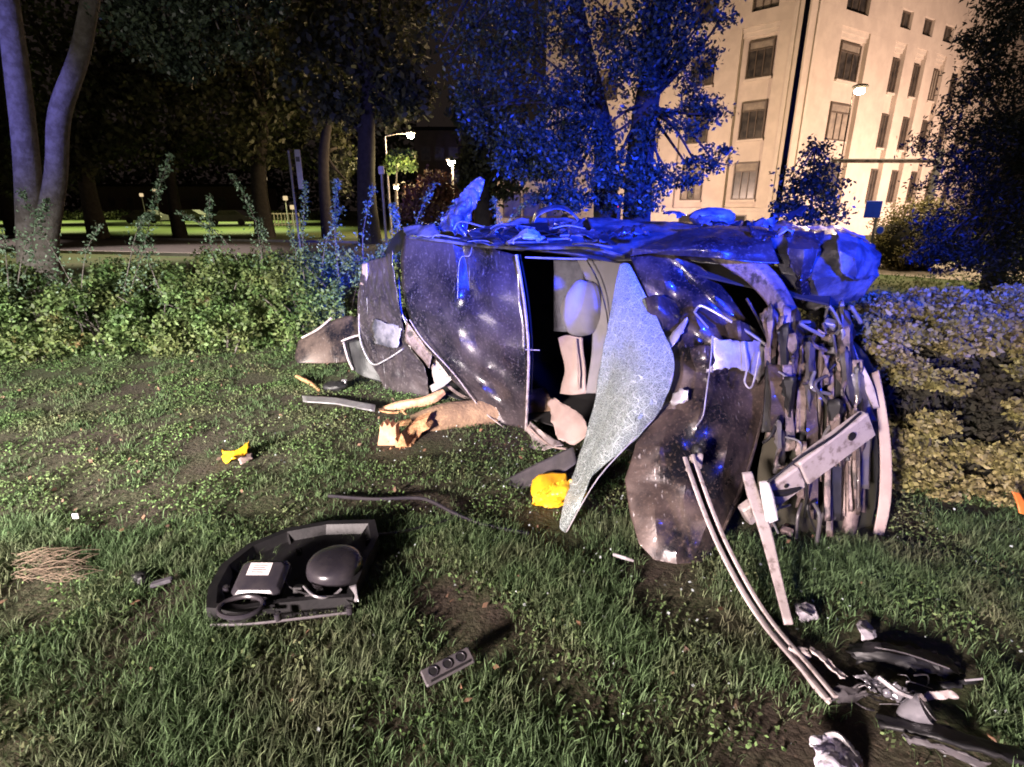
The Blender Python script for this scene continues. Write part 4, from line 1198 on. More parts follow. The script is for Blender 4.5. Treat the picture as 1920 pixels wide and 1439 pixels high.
# lower rear: bumper bits and inner metal
sheet('rear_bumper', [[(742,748,4.56),(775,752,4.48),(806,745,4.40)],[(740,768,4.56),(775,770,4.46),(800,760,4.4)]], m_black, car, 5, .03, 6, .5, .012, 7)
sheet('inner_bracket', [[(808,690,4.32),(822,668,4.28),(836,678,4.2)],[(812,722,4.30),(834,716,4.22),(850,705,4.12)]], m_pale, car, 5, .03, 8, .6, .006, 8, jag=.01)
sheet('inner_bracket', [[(806,724,4.26),(826,712,4.2),(843,702,4.12)],[(810,736,4.24),(830,726,4.18),(848,712,4.1)]], m_bare, car, 4, .015, 8, .6, .006, 9)
trim('suspension_arm', [(838,722,4.3),(862,740,4.2),(892,752,4.1)], .025, m_brown)
# upright torn metal at the rear top
sheet('torn_quarter_panel', [
 [(884,338,4.75),(896,330,4.72),(910,338,4.70)],
 [(856,372,4.70),(878,366,4.66),(900,370,4.66)],
 [(832,402,4.62),(862,398,4.58),(884,402,4.60)],
 [(816,428,4.55),(845,436,4.48),(874,440,4.48)]], m_side, car, 10, .10, 5.5, 1.6, .006, 11, jag=.03, folds=14)
sheet('torn_quarter_panel', [[(756,428,4.7),(780,416,4.66),(812,424,4.56)],[(760,446,4.5),(790,446,4.4),(830,452,4.3)]], m_side, car, 6, .07, 7, .8, .005, 12, jag=.02)

# upper side of the car: doors and sills facing the sky, lit blue
sheet('rear_door', [
 [(880,438,4.95),(950,415,4.95),(1040,408,4.80),(1110,410,4.60)],
 [(880,450,4.55),(950,440,4.5),(1040,434,4.35),(1120,436,4.1)],
 [(890,462,4.05),(980,466,3.78),(1060,468,3.62),(1150,478,3.42)]], m_side, car, 9, .085, 4.5, .8, .006, 13, folds=14)
sheet('front_door', [
 [(1100,412,4.6),(1200,414,4.4),(1310,416,4.2),(1420,422,3.9)],
 [(1110,436,4.1),(1210,440,3.9),(1320,440,3.65),(1450,440,3.35)],
 [(1140,480,3.42),(1220,484,3.26),(1320,482,3.08),(1470,482,2.90)]], m_side, car, 9, .075, 4.2, .8, .006, 14, folds=14)
# rolled back door skin that hangs over the bonnet
sheet('door_skin', [
 [(1178,462,3.34),(1270,440,3.30),(1350,424,3.26),(1440,418,3.20)],
 [(1180,472,3.16),(1270,462,3.02),(1350,452,2.94),(1450,440,2.92)],
 [(1182,482,3.22),(1280,482,3.00),(1370,484,2.86),(1466,482,2.80)]], m_paint, car, 9, .05, 4.2, .7, .005, 15)
o = MB().ball(P(1335, 408, 4.1), (.16, .09, .075), 16, 10, .4, None, 2); o.build('door_mirror', m_side, car, True)
sheet('rear_wheel_arch', [[(996,424,4.85),(1006,398,4.85),(1036,386,4.85),(1066,394,4.85),(1086,420,4.85)],[(1000,430,4.62),(1010,406,4.62),(1038,394,4.60),(1068,402,4.62),(1088,426,4.62)]], m_side, car, 7, .035, 7, .8, .006, 161, folds=7)
sheet('sill_panel', [[(900,432,4.6),(980,422,4.5),(1060,420,4.4)],[(905,446,4.3),(985,446,4.15),(1065,440,4.1)]], m_black, car, 6, .06, 6, .8, .006, 16)

for i in range(22):
    u = rr0.uniform(850, 1480); f = (u-850)/630
    v = rr0.uniform(404, 448); Y = (4.75-1.1*f) - (v-404)/44*(.75+.35*(1-f)); a_ = rr0.uniform(14, 40); b_ = rr0.uniform(5, 14)
    sheet('torn_plate', [[(u-a_, v-b_*.3, Y+.05), (u, v-b_*rr0.uniform(.5, 1.4), Y), (u+a_, v-b_*.5, Y+.04)], [(u-a_*.8, v+b_*.4, Y-.05), (u, v, Y-.08), (u+a_*.9, v+b_*.3, Y-.05)]],
          rr0.choice([m_side, m_side, m_black, m_paint, m_bare]), car, 6, .06, 9, 1.0, .004, i*2.9+1, jag=.03, folds=9)
for i in range(14):
    u = rr0.uniform(800, 1180); v = rr0.uniform(428, 462); Y = 4.25 - .9*(u-800)/380
    trim('torn_wire', [(u, v, Y), (u+rr0.uniform(10, 40), v+rr0.uniform(-16, 8), Y), (u+rr0.uniform(30, 90), v+rr0.uniform(-8, 14), Y-.05)], rr0.uniform(.004, .010), rr0.choice([m_bare, m_black, m_alu]), n=5)
# front wing and torn wheel arch at the right end
sheet('front_wing', [
 [(1425,424,3.45),(1470,414,3.42),(1520,424,3.36),(1575,424,3.30),(1618,448,3.20)],
 [(1432,446,3.10),(1480,444,2.98),(1526,440,3.06),(1586,446,2.92),(1634,462,3.02)],
 [(1446,474,2.96),(1492,478,2.84),(1530,470,2.90),(1592,470,2.78),(1644,480,2.94)],
 [(1462,515,2.92),(1498,520,2.86),(1524,524,2.74),(1588,516,2.80),(1642,508,2.92)],
 [(1474,545,2.98),(1506,556,2.90),(1536,556,2.84),(1584,550,2.86),(1628,536,2.98)],
 [(1486,572,3.02),(1514,582,2.96),(1542,578,2.92),(1578,572,2.94),(1604,560,3.04)]], m_side, car, 8, .035, 5, .8, .006, 17, folds=12, lin=True, jag=.02)
sheet('wing_fold', [[(1468,430,3.16),(1500,426,3.10),(1548,432,3.06)],[(1476,470,2.86),(1506,474,2.80),(1536,468,2.82)],[(1488,520,2.82),(1502,528,2.78),(1518,518,2.80)],[(1496,566,2.88),(1506,572,2.86),(1516,560,2.88)]], m_paint, car, 7, .04, 7, .8, .005, 18, folds=9, lin=True, jag=.02)
sheet('wing_fold', [[(1560,440,3.02),(1600,446,2.96),(1640,468,2.98)],[(1570,476,2.76),(1604,484,2.72),(1646,490,2.88)],[(1576,516,2.76),(1606,526,2.76),(1636,518,2.88)]], m_side, car, 7, .04, 7, .8, .005, 181, folds=9, lin=True, jag=.02)
# arch liner strap curling down into the engine bay
sheet('wing_strap', [
 [(1330,484,3.02),(1370,470,2.96),(1410,470,2.92)],
 [(1400,530,2.88),(1430,515,2.82),(1462,520,2.80)],
 [(1450,590,2.74),(1475,580,2.70),(1496,590,2.72)],
 [(1462,660,2.68),(1482,655,2.64),(1502,660,2.66)],
 [(1450,740,2.62),(1475,740,2.58),(1500,740,2.60)],
 [(1436,820,2.56),(1462,822,2.52),(1492,820,2.54)]], m_brown, car, 6, .02, 5, .4, .005, 19)

# bonnet folded up and hanging to the ground
sheet('hood', [
 [(1180,480,3.22),(1222,472,3.20),(1262,476,3.10),(1312,502,3.08),(1362,548,3.0)],
 [(1198,520,3.14),(1246,528,3.02),(1290,530,3.06),(1340,556,2.93),(1396,592,2.93)],
 [(1222,572,3.04),(1262,580,3.04),(1302,590,2.86),(1362,606,2.92),(1424,622,2.83)],
 [(1252,650,2.94),(1284,648,2.82),(1322,652,2.84),(1386,660,2.72),(1444,664,2.80)],
 [(1256,706,2.84),(1282,704,2.74),(1326,712,2.68),(1386,716,2.76),(1440,716,2.72)],
 [(1232,768,2.72),(1268,770,2.68),(1312,772,2.54),(1376,780,2.60),(1428,780,2.66)],
 [(1194,834,2.58),(1238,840,2.48),(1296,846,2.50),(1360,846,2.44),(1412,846,2.56)],
 [(1172,900,2.46),(1226,906,2.40),(1286,910,2.33),(1348,908,2.38),(1394,910,2.46)],
 [(1182,966,2.33),(1228,972,2.24),(1276,976,2.24),(1330,974,2.22),(1368,974,2.32)],
 [(1198,1020,2.21),(1234,1032,2.17),(1268,1036,2.14),(1308,1032,2.16),(1342,1022,2.21)],
 [(1232,1056,2.14),(1252,1070,2.11),(1270,1076,2.10),(1290,1074,2.10),(1312,1062,2.12)]], m_hood, car, 8, .030, 3.6, .7, .006, 21, folds=9, lin=True)
# bared torn patches on the bonnet
sheet('torn_patch', [
 [(1335,632,2.72),(1375,640,2.69),(1415,640,2.70),(1440,655,2.73)],
 [(1330,664,2.70),(1372,666,2.67),(1410,672,2.68),(1438,685,2.72)],
 [(1326,700,2.68),(1352,692,2.65),(1396,694,2.66),(1424,718,2.70)]], m_bare, car, 6, .03, 8, .7, .004, 22, jag=.018)
sheet('torn_patch', [[(1274,598,2.90),(1284,590,2.88),(1292,592,2.87)],[(1256,628,2.87),(1268,624,2.84),(1280,622,2.83)],[(1244,652,2.86),(1256,654,2.83),(1264,650,2.82)]], m_bare, car, 5, .03, 8, .7, .004, 23, jag=.012)
sheet('torn_patch', [[(1262,738,2.66),(1276,730,2.62),(1292,734,2.60)],[(1264,760,2.64),(1278,756,2.59),(1290,752,2.58)]], m_bare, car, 5, .02, 8, .7, .004, 24, jag=.012)
trim('hood_strut', [(1302,586,2.84),(1312,574,2.82),(1330,580,2.80),(1365,600,2.76),(1410,628,2.72),(1440,650,2.70)], .013, m_alu)
trim('hood_strut', [(1302,586,2.84),(1318,604,2.80),(1328,616,2.78)], .009, m_alu)
trim('hood_cable', [(1395,640,2.66),(1400,690,2.62),(1396,716,2.60),(1406,728,2.58),(1414,712,2.60),(1424,660,2.66)], .008, m_bare)
trim('hood_cable', [(1336,630,2.70),(1332,680,2.64),(1324,740,2.54),(1318,780,2.50),(1305,800,2.46)], .006, m_bare)
trim('hood_ridge', [(1400,560,2.88),(1432,620,2.80),(1446,665,2.76),(1440,720,2.70),(1420,820,2.56),(1395,900,2.44),(1345,1020,2.20)], .012, m_hood)
for a in ((1210,560,3.0), (1300,655,2.74), (1360,610,2.8)):
    sheet('hood_fold', [[(a[0],a[1],a[2]),(a[0]+26,a[1]-8,a[2]-.06),(a[0]+60,a[1]+6,a[2]+.01)],[(a[0]+4,a[1]+26,a[2]-.04),(a[0]+30,a[1]+22,a[2]-.10),(a[0]+66,a[1]+30,a[2]-.01)],[(a[0]+6,a[1]+55,a[2]),(a[0]+32,a[1]+58,a[2]-.05),(a[0]+62,a[1]+56,a[2])]], m_hood, car, 6, .03, 7, .8, .004, a[0]*.1)
# bonnet hinge bracket
MB().box(P(1302, 868, 2.28), (.075, .03, .08), (Vector((.95,.2,.2)).normalized(), Vector((-.2,.97,0)).normalized(), UZ), .006).build('hood_latch', m_pale, car)
MB().ball(P(1308, 845, 2.32), (.03, .03, .035), 10, 8, .3).build('latch_spring', m_black, car)

# shattered windscreen hanging out
sheet('windshield', [
 [(1164,497,3.26),(1172,494,3.24),(1180,498,3.23)],
 [(1140,620,3.10),(1194,606,2.96),(1238,612,2.90)],
 [(1112,740,2.94),(1196,735,2.70),(1262,700,2.72)],
 [(1086,850,2.74),(1146,842,2.58),(1200,806,2.62)],
 [(1062,945,2.52),(1090,930,2.48),(1122,890,2.50)],
 [(1048,990,2.40),(1054,996,2.39),(1062,998,2.40)]], m_glass, car, 12, .065, 2.6, .8, .006, 25, folds=13)
trim('windshield_edge', [(1262,700,2.68),(1236,770,2.62),(1200,812,2.58),(1122,896,2.48),(1062,998,2.38)], .006, m_bare)

# cabin: airbags, seat, trim
sheet('curtain_airbag', [
 [(1080,484,3.85),(1122,488,3.72),(1172,492,3.55)],
 [(1108,560,3.78),(1138,560,3.66),(1168,560,3.5)],
 [(1112,650,3.70),(1132,650,3.6),(1150,650,3.48)],
 [(1100,738,3.62),(1114,738,3.54),(1124,738,3.46)]], m_bag, car, 7, .015, 4, .3, .01, 26)
MB().ball(P(1092, 578, 3.74), (.15, .12, .20), 28, 18, .14, None, 3).build('side_airbag', m_bag, car, True)
sheet('seat_back', [[(1040,488,4.25),(1068,488,4.2),(1096,490,4.1)],[(1042,550,4.22),(1068,552,4.15),(1094,550,4.06)],[(1044,620,4.2),(1066,622,4.12),(1090,620,4.04)]], m_seat, car, 5, .02, 5, .4, .05, 27)
trim('belt_line', [(1100,488,3.68),(1122,530,3.62),(1138,590,3.56),(1142,640,3.5)], .008, m_black)
sheet('pillar_trim', [
 [(1050,634,3.80),(1066,628,3.74),(1094,634,3.70)],
 [(1052,648,3.78),(1068,650,3.73),(1094,648,3.69)],
 [(1060,690,3.76),(1074,692,3.70),(1098,690,3.66)],
 [(1054,725,3.74),(1072,718,3.68),(1098,718,3.64)],
 [(1052,738,3.74),(1074,740,3.67),(1100,738,3.63)]], m_pink, car, 6, .022, 9, .6, .02, 28)
trim('trim_rib', [(1080,636,3.66),(1084,690,3.62),(1084,730,3.60)], .012, m_pink)
# bent floor pieces below the opening
sheet('torn_sill', [[(1024,752,3.58),(1038,745,3.55),(1054,756,3.5)],[(1034,785,3.48),(1060,780,3.42),(1090,778,3.36)],[(1046,822,3.34),(1072,832,3.28),(1100,812,3.2)]], m_pink, car, 6, .05, 8, .7, .005, 29, jag=.015)
sheet('torn_sill', [[(978,806,3.66),(992,790,3.64),(1010,800,3.6)],[(1000,830,3.52),(1024,822,3.46),(1052,836,3.4)],[(972,850,3.44),(1010,852,3.38),(1044,842,3.34)]], m_pale, car, 6, .05, 8, .7, .005, 30, jag=.015)
trim('sill_rod', [(990,800,3.62),(1030,835,3.4),(1062,842,3.3)], .012, m_pink)

# ---- crushed front end: radiator pack, ribs, hoses
sheet('radiator_core', [
 [(1452,640,2.82),(1520,630,2.76),(1590,640,2.76),(1628,690,2.76)],
 [(1440,780,2.68),(1520,780,2.60),(1590,790,2.60),(1640,800,2.66)],
 [(1420,900,2.54),(1510,900,2.46),(1580,900,2.46),(1640,920,2.54)],
 [(1440,990,2.44),(1520,1008,2.38),(1590,1012,2.38),(1628,1008,2.44)]], m_core, car, 8, .04, 6, .8, .008, 31, folds=10)  # near-black colour stands in for shade in the gaps between the ribs
rr = random.Random(9)
def rib(u, v0, v1, dY, ue):
    n = 5; w = rr.choice([6, 8, 11, 15, 20, 28])*rr.uniform(.8, 1.2); rows = []
    off = 0
    for i in range(n):
        f = i/(n-1); v = v0 + (v1-v0)*f
        off += rr.uniform(-2.5, 2.5)
        uc = u + (ue-u)*f + off; w2 = w*rr.uniform(.8, 1.15)
        Y = 2.76 - .40*(v-640)/370 + dY + rr.uniform(-.02, .02)
        rows.append([(uc-w2*.5, v, Y+.03), (uc-w2*.42, v, Y-.012), (uc+w2*.40, v, Y-.018), (uc+w2*.5, v, Y+.03)])
    return sheet('cooling_rib', rows, rr.choice([m_brown, m_brown, m_brown, m_grey, m_hood, m_black]), car, 5, .008, 16, 1.0, .004, u*.01, folds=7, lin=True, jag=.006)
for i in range(19):
    u = 1446 + i*9.8 + rr.uniform(-4, 4)
    v0 = rr.uniform(640, 700) if i < 15 else 700
    v1 = rr.uniform(900, 1015) if i > 7 else rr.uniform(800, 880)
    dY = rr.uniform(-.10, -.02)
    ue = u + rr.uniform(-10, 6)
    rib(u, v0, v1, dY, ue)
for i in range(10):
    u, v = rr.uniform(1480, 1600), rr.uniform(570, 720)
    trim('engine_hose', [(u, v, 2.66), (u+rr.uniform(-25, 25), v+rr.uniform(-25, 20), 2.58), (u+rr.uniform(-30, 30), v+rr.uniform(10, 55), 2.60)], rr.uniform(.007, .02), rr.choice([m_brown, m_black, m_alu, m_grey]), n=7)
for i in range(8):
    u, v = rr.uniform(1470, 1600), rr.uniform(590, 720)
    Y = 2.72 - .0006*(v-590)
    s = rr.uniform(.03, .07)
    ax = Matrix.Rotation(rr.uniform(0, 3), 3, Vector((rr.random(), rr.random(), rr.random()+.1)))
    MB().box(P(u, v, Y), (s, s*.7, s*rr.uniform(.5, 1.4)), (ax.col[0], ax.col[1], ax.col[2]), .006).build('engine_part', rr.choice([m_brown, m_pale, m_black, m_grey, m_alu]), car)
for i in range(6):
    u, v = rr.uniform(1400, 1600), rr.uniform(950, 1050)
    Y = G(u, max(v, 990)).y + rr.uniform(.06, .25)
    p0 = G(u, 1010); s = rr.uniform(.03, .08)
    ax = Matrix.Rotation(rr.uniform(0, 3), 3, Vector((rr.random(), rr.random(), rr.random()+.1)))
    MB().box(Vector((p0.x, p0.y+rr.uniform(0, .25), s*.6 + rr.uniform(0, .10))), (s*1.4, s*.8, s), (ax.col[0], ax.col[1], ax.col[2]), .006).build('engine_part', rr.choice([m_brown, m_black, m_grey, m_brown]), car)
trim('radiator_tank', [(1574,640,2.62),(1590,700,2.60),(1604,760,2.58),(1612,800,2.56)], [.032,.06,.064,.055], m_side, n=10)
trim('radiator_tank', [(1596,790,2.56),(1600,870,2.48),(1596,950,2.42),(1588,1010,2.38)], [.048,.066,.066,.055], m_brown, n=10)
for i in range(26):
    u, v = rr.uniform(1440, 1615), rr.uniform(620, 930)
    Y = 2.70 - .40*(v-640)/370 - rr.uniform(.01, .06); a_ = rr.uniform(6, 20); b_ = rr.uniform(45, 120)
    sheet('torn_plate', [[(u-a_, v-b_*.5, Y), (u, v-b_*.7, Y-.03), (u+a_*.8, v-b_*.4, Y+.01)], [(u-a_*.6, v, Y-.02), (u, v, Y-.05), (u+a_, v+b_*.1, Y)], [(u-a_*.8, v+b_*.6, Y), (u+a_*.1, v+b_*.4, Y-.03), (u+a_*.6, v+b_*.7, Y+.02)]],
          rr.choice([m_brown, m_brown, m_black, m_grey, m_hood, m_side]), car, 6, .03, 12, 1.0, .004, i*3.7, jag=.015, folds=8, lin=True)
for i in range(14):
    u, v = rr.uniform(1420, 1600), rr.uniform(680, 960)
    Y = 2.62 - .40*(v-640)/370
    trim('engine_hose', [(u, v, Y), (u+rr.uniform(-35, 35), v+rr.uniform(10, 40), Y-.06), (u+rr.uniform(-30, 30), v+rr.uniform(30, 90), Y-.03)], rr.uniform(.005, .016), rr.choice([m_black, m_grey, m_brown, m_alu]), n=6)
# bumper skin standing on edge on the right
sheet('bumper_strip', [
 [(1636,700,2.62),(1648,694,2.60)],[(1644,770,2.56),(1662,768,2.54)],[(1650,860,2.48),(1672,860,2.46)],[(1646,950,2.42),(1668,955,2.40)],[(1632,1020,2.36),(1650,1026,2.34)]], m_pink, car, 6, .012, 5, .4, .012, 33)
sheet('headlamp_bezel', [[(1612,684,2.60),(1618,682,2.59)],[(1622,730,2.56),(1638,726,2.55)],[(1640,768,2.53),(1650,766,2.53)]], m_pale, car, 5, .01, 5, .4, .006, 34)
sheet('headlamp_shell', [[(1604,700,2.6),(1618,700,2.58)],[(1606,760,2.56),(1634,765,2.55)],[(1612,792,2.54),(1646,790,2.53)]], m_signb if False else m_side, car, 5, .01, 5, .4, .008, 35)
trim('wing_edge', [(1548,575,2.8),(1585,620,2.70),(1606,670,2.64),(1616,700,2.6)], .012, m_side)
# bumper beam: three box sections of one pale bar
pA, pB = P(1398, 962, 2.24), P(1628, 792, 2.40)
bx_ = (pB-pA).normalized(); bn = bx_.cross(UZ).normalized(); bn = bn if bn.y < 0 else -bn
bu = bn.cross(bx_).normalized(); bu = bu if bu.z > 0 else -bu
LB = (pB-pA).length
def beam(f0, f1, h, dz, m):
    c = pA + bx_*LB*(f0+f1)/2 + bu*dz
    return MB().box(c, (LB*(f1-f0), .055, h), (bx_, bn, bu), .008).build('bumper_beam', m, car)
beam(.44, 1.0, .150, 0, m_pale); beam(.20, .432, .135, -.004, m_pale); beam(-.02, .19, .11, -.01, m_pale)
cc = pA + bx_*LB*.83 + bu*.025 + bn*.032
MB().tube([cc, cc + bn*.004], .022, 12, 1).build('bolt_hole', m_black, car)
cc = pA + bx_*LB*.30 + bu*.02 + bn*.032
MB().tube([cc, cc + bn*.004], .012, 10, 1).build('bolt_hole', m_black, car)
cc = pA + bx_*LB*.27 + bn*.033
MB().tube([cc - bx_*.07 - bu*-.05, cc - bu*.01, cc + bx_*.08 - bu*.045], [.012, .018, .008], 8, 3).build('beam_slot', m_black, car, True)
trim('beam_lip', [(1440,905,2.20),(1500,858,2.24),(1560,820,2.29),(1612,776,2.36)], .010, m_black)

# ================================================================== DEBRIS (each lies by itself)
def gthing(name, label, cat, u, v, group=None):
    p = G(u, v); return thing(name, label, cat, (p.x, p.y, 0), group)
def GP(u, v, z=0.02): return G(u, v, z)

# long double trim strip running to the bottom right
t = thing('trim_strip', 'long pale double trim strip curving from the bonnet to the bottom right', 'trim strip', (0.8, 1.7, 0))
def onto(u, v, Y): 
    y = min(Y, G(u, v, .055).y); return (u, v, y)
pa = [(1284,858,2.26),(1300,905,2.16),(1322,965,2.06),(1350,1030,1.94),(1392,1110,1.80),(1436,1176,1.69),(1500,1250,1.54),(1552,1312,1.415)]
pa = [onto(*p) for p in pa]
MB().tube([P(*p) for p in pa], .0125, 8, 5, True, .6).build('strip', m_pale, t, True)
pb = [(u+15, v-5, Y+.004) for u, v, Y in pa]
MB().tube([P(*p) for p in pb], .0105, 8, 5, True, .6).build('strip', m_pale, t, True)
MB().tube([P(u+8, v+1, Y+.03) for u, v, Y in pa], .009, 6, 5).build('groove', m_black, t, True)
t = thing('trim_strip', 'shorter flat lilac trim strip beside the long double strip', 'trim strip', (0.9, 1.9, 0))
sheet('strip', [[(1392,886,2.28),(1410,884,2.28)],[(1402,930,2.20),(1424,928,2.20)],[(1424,1000,2.06),(1446,996,2.06)],[(1446,1080,1.88),(1464,1076,1.88)],[onto(1470,1172,1.70),onto(1486,1172,1.70)]], m_pale, t, 5, .01, 5, .4, .012, 41)
t = thing('bracket', 'short pale bent bracket hanging beside the flat trim strip', 'bracket', (P(1440, 930, 2.2).x, 2.2, 0))
sheet('plate', [[(1422,905,2.22),(1440,902,2.22)],[(1428,940,2.16),(1452,935,2.16)],[(1436,984,2.10),(1458,976,2.10)]], m_white, t, 4, .015, 6, .4, .008, 42)
t = gthing('plastic_scrap', 'black bent plastic panel where the long strips meet on the grass', 'plastic scrap', 1490, 1200)
sheet('panel', [[(1438,1178,1.70),(1470,1172,1.74),(1515,1188,1.74)],[(1450,1198,1.64),(1480,1204,1.66),(1520,1206,1.70)]], m_black, t, 5, .02, 6, .6, .008, 43)

# broken bumper carrier at the bottom right: several separate pieces
def gsheet(name, rows, m, t, seed, crumple=.012, thick=.004, z=.03, k=7, jag=.012):
    return sheet(name, [[tuple(G(u, v, zz)) for u, v, zz in r] for r in rows], m, t, k, crumple*1.3, 14, 1.0, thick, seed, px=False, jag=jag, folds=9, lin=True)
t = gthing('bumper_fragment', 'pale square fragment touching the lower end of the long strip', 'fragment', 1500, 1228)
gsheet('plate', [[(1476,1214,.06),(1510,1212,.07)],[(1492,1240,.05),(1518,1232,.06)]], m_pale, t, 51)
t = gthing('bumper_fragment', 'narrow pale strip pointing at the crumpled lamp remains', 'fragment', 1555, 1245)
gsheet('plate', [[(1516,1218,.07),(1532,1218,.07)],[(1550,1250,.06),(1566,1246,.06)],[(1578,1268,.06),(1592,1266,.06)]], m_pale, t, 52)
t = gthing('bumper_fragment', 'grey curved bumper fragment with a raised lip at the end of the strip', 'fragment', 1590, 1310)
gsheet('plate', [[(1536,1294,.035),(1575,1288,.05),(1618,1284,.055)],[(1556,1306,.03),(1590,1304,.045),(1630,1300,.05)],[(1575,1318,.012),(1605,1318,.015),(1630,1312,.02)]], m_grey, t, 53, .012)
MB().tube([G(1505,1256,.05), G(1530,1290,.05), G(1556,1318,.03)], .010, 6, 3).build('lip', m_pale, t, True)
t = gthing('lamp_remains', 'crumpled silver lamp remains beside the grey bumper fragment', 'lamp part', 1660, 1290)
sheet('reflector', [[tuple(G(1604,1266,.05)),tuple(G(1628,1262,.065)),tuple(G(1650,1276,.06))],[tuple(G(1622,1280,.045)),tuple(G(1650,1286,.06)),tuple(G(1690,1296,.05))],[tuple(G(1630,1290,.03)),tuple(G(1664,1302,.03)),tuple(G(1704,1308,.035))]], m_lampshell, t, 9, .03, 18, 1.2, .003, 54, px=False, jag=.02, folds=13, lin=True)
for i in range(12):
    u, v = rr.uniform(1590, 1720), rr.uniform(1262, 1322)
    MB().tube([G(u, v, .05), G(u+rr.uniform(5, 25), v+rr.uniform(-8, 12), rr.uniform(.04, .09)), G(u+rr.uniform(20, 55), v+rr.uniform(-6, 20), .035)], rr.uniform(.002, .006), 5, 3, True, .5).build('torn_wire', rr.choice([m_bare, m_black, m_grey, m_alu]), t)
MB().tube([G(1648,1270,.13), G(1682,1296,.12), G(1720,1310,.08)], .008, 6, 3).build('rim_wire', m_bare, t, True)
for u, v, s in ((1664,1300,.016), (1692,1298,.014), (1712,1305,.015)):
    MB().ball(G(u, v, .05), (s, s*.8, s), 10, 7, .6, None, u*.01).build('socket', m_lampshell, t, True)
t = gthing('lamp_bowl', 'small round shiny lamp bowl among the bumper pieces', 'lamp bowl', 1712, 1335)
cb = G(1710, 1334, .045)
bw = MB(); bw.tube([cb + Vector((-.03,.01,-.035)), cb + Vector((-.01,0,-.01)), cb + Vector((.02,-.01,.02)), cb + Vector((.03,-.015,.03))], [.012, .034, .044, .046], 20, 3); bw.build('bowl', m_lampshell, t, True)
bw = MB(); bw.tube([cb + Vector((.031,-.0155,.031)), cb + Vector((.033,-.016,.033))], .036, 18, 1); bw.build('bowl_face', m_grey, t)
t = gthing('bumper_fragment', 'flat lilac fragment right of the crumpled lamp remains', 'fragment', 1765, 1306)
gsheet('plate', [[(1736,1296,.07),(1786,1296,.08)],[(1738,1314,.05),(1798,1310,.06)]], m_pale, t, 55)
t = gthing('bumper_cover', 'broken black bumper cover lying in the shade at the right', 'bumper cover', 1680, 1240)
gsheet('cover', [[(1590,1204,.01),(1650,1198,.05),(1730,1206,.06),(1800,1240,.03)],[(1590,1222,.02),(1655,1224,.07),(1735,1234,.07),(1810,1268,.03)],[(1600,1238,.01),(1670,1246,.03),(1750,1262,.03),(1800,1284,.01)]], m_black, t, 56, .03, .005, jag=.02)
MB().tube([G(1640,1214,.075), G(1700,1226,.085), G(1780,1254,.06)], .003, 6, 3).build('cover_edge', m_grey, t, True)
t = gthing('lower_grille', 'long black grille strip at the bottom right corner', 'grille', 1780, 1390)
gsheet('grille_bar', [[(1640,1336,.02),(1760,1356,.05),(1880,1400,.05),(1990,1430,.03)],[(1650,1360,.03),(1760,1385,.07),(1880,1425,.06),(1990,1455,.03)]], m_black, t, 57, .02, .012)
gsheet('grille_bar', [[(1690,1376,.05),(1770,1398,.06),(1860,1432,.05)],[(1700,1386,.04),(1775,1412,.05),(1850,1446,.04)]], m_grey, t, 58, .01, .01)
t = gthing('plastic_shard', 'thin black shard with a pale edge at the far right', 'shard', 1810, 1278)
gsheet('shard', [[(1760,1280,.03),(1840,1272,.06)],[(1770,1292,.02),(1836,1280,.05)]], m_black, t, 59, .008, .005)
MB().tube([G(1810,1276,.062), G(1842,1273,.064)], .004, 5, 1).build('edge', m_bare, t)
t = gthing('foil_packet', 'crumpled shiny packet cut by the bottom edge of the view', 'packet', 1565, 1420)
fc = G(1572, 1425, .04)
sheet('foil', [[tuple(G(1522,1400,.03)),tuple(G(1545,1378,.06)),tuple(G(1590,1384,.05)),tuple(G(1606,1400,.02))],[tuple(G(1530,1412,.05)),tuple(G(1556,1400,.06)),tuple(G(1588,1402,.055)),tuple(G(1612,1418,.03))],[tuple(G(1538,1440,.03)),tuple(G(1560,1440,.08)),tuple(G(1592,1440,.07)),tuple(G(1616,1446,.02))],[tuple(G(1548,1462,.01)),tuple(G(1566,1462,.03)),tuple(G(1594,1462,.03)),tuple(G(1612,1464,.01))]], m_foil, t, 10, .022, 22, 1.4, .003, 77, px=False, folds=12, jag=.008)
MB().ball(G(1530, 1392, .05), (.02, .02, .018), 10, 8, .4).build('neck', m_foil, t, True)
MB().tube([G(1548,1380,.05), G(1570,1378,.075), G(1590,1400,.06), G(1605,1420,.05)], .009, 6, 4).build('fold', m_bare, t, True)
for (nm, lab, u, v, w, m_) in (('white_fragment', 'torn pale fragment with dark slots right of the trim strips', 1512, 1148, 44, m_fragw), ('white_fragment', 'small pale block with a blue lower edge in the dark grass', 1626, 1180, 38, m_fragw)):
    t = gthing(nm, lab, 'fragment', u, v, None)
    gsheet('plate', [[(u-w*.5,v-14,.045),(u,v-18,.055),(u+w*.3,v-12,.05)],[(u-w*.4,v+2,.05),(u,v,.06),(u+w*.5,v+4,.05)],[(u-w*.2,v+20,.02),(u+w*.15,v+16,.03),(u+w*.5,v+14,.02)]], m_, t, u*.1, .012, .006)
    MB().tube([G(u-w*.3,v-8,.062), G(u,v,.068), G(u+w*.25,v+6,.06)], .004, 5, 3).build('slot', m_black, t, True)

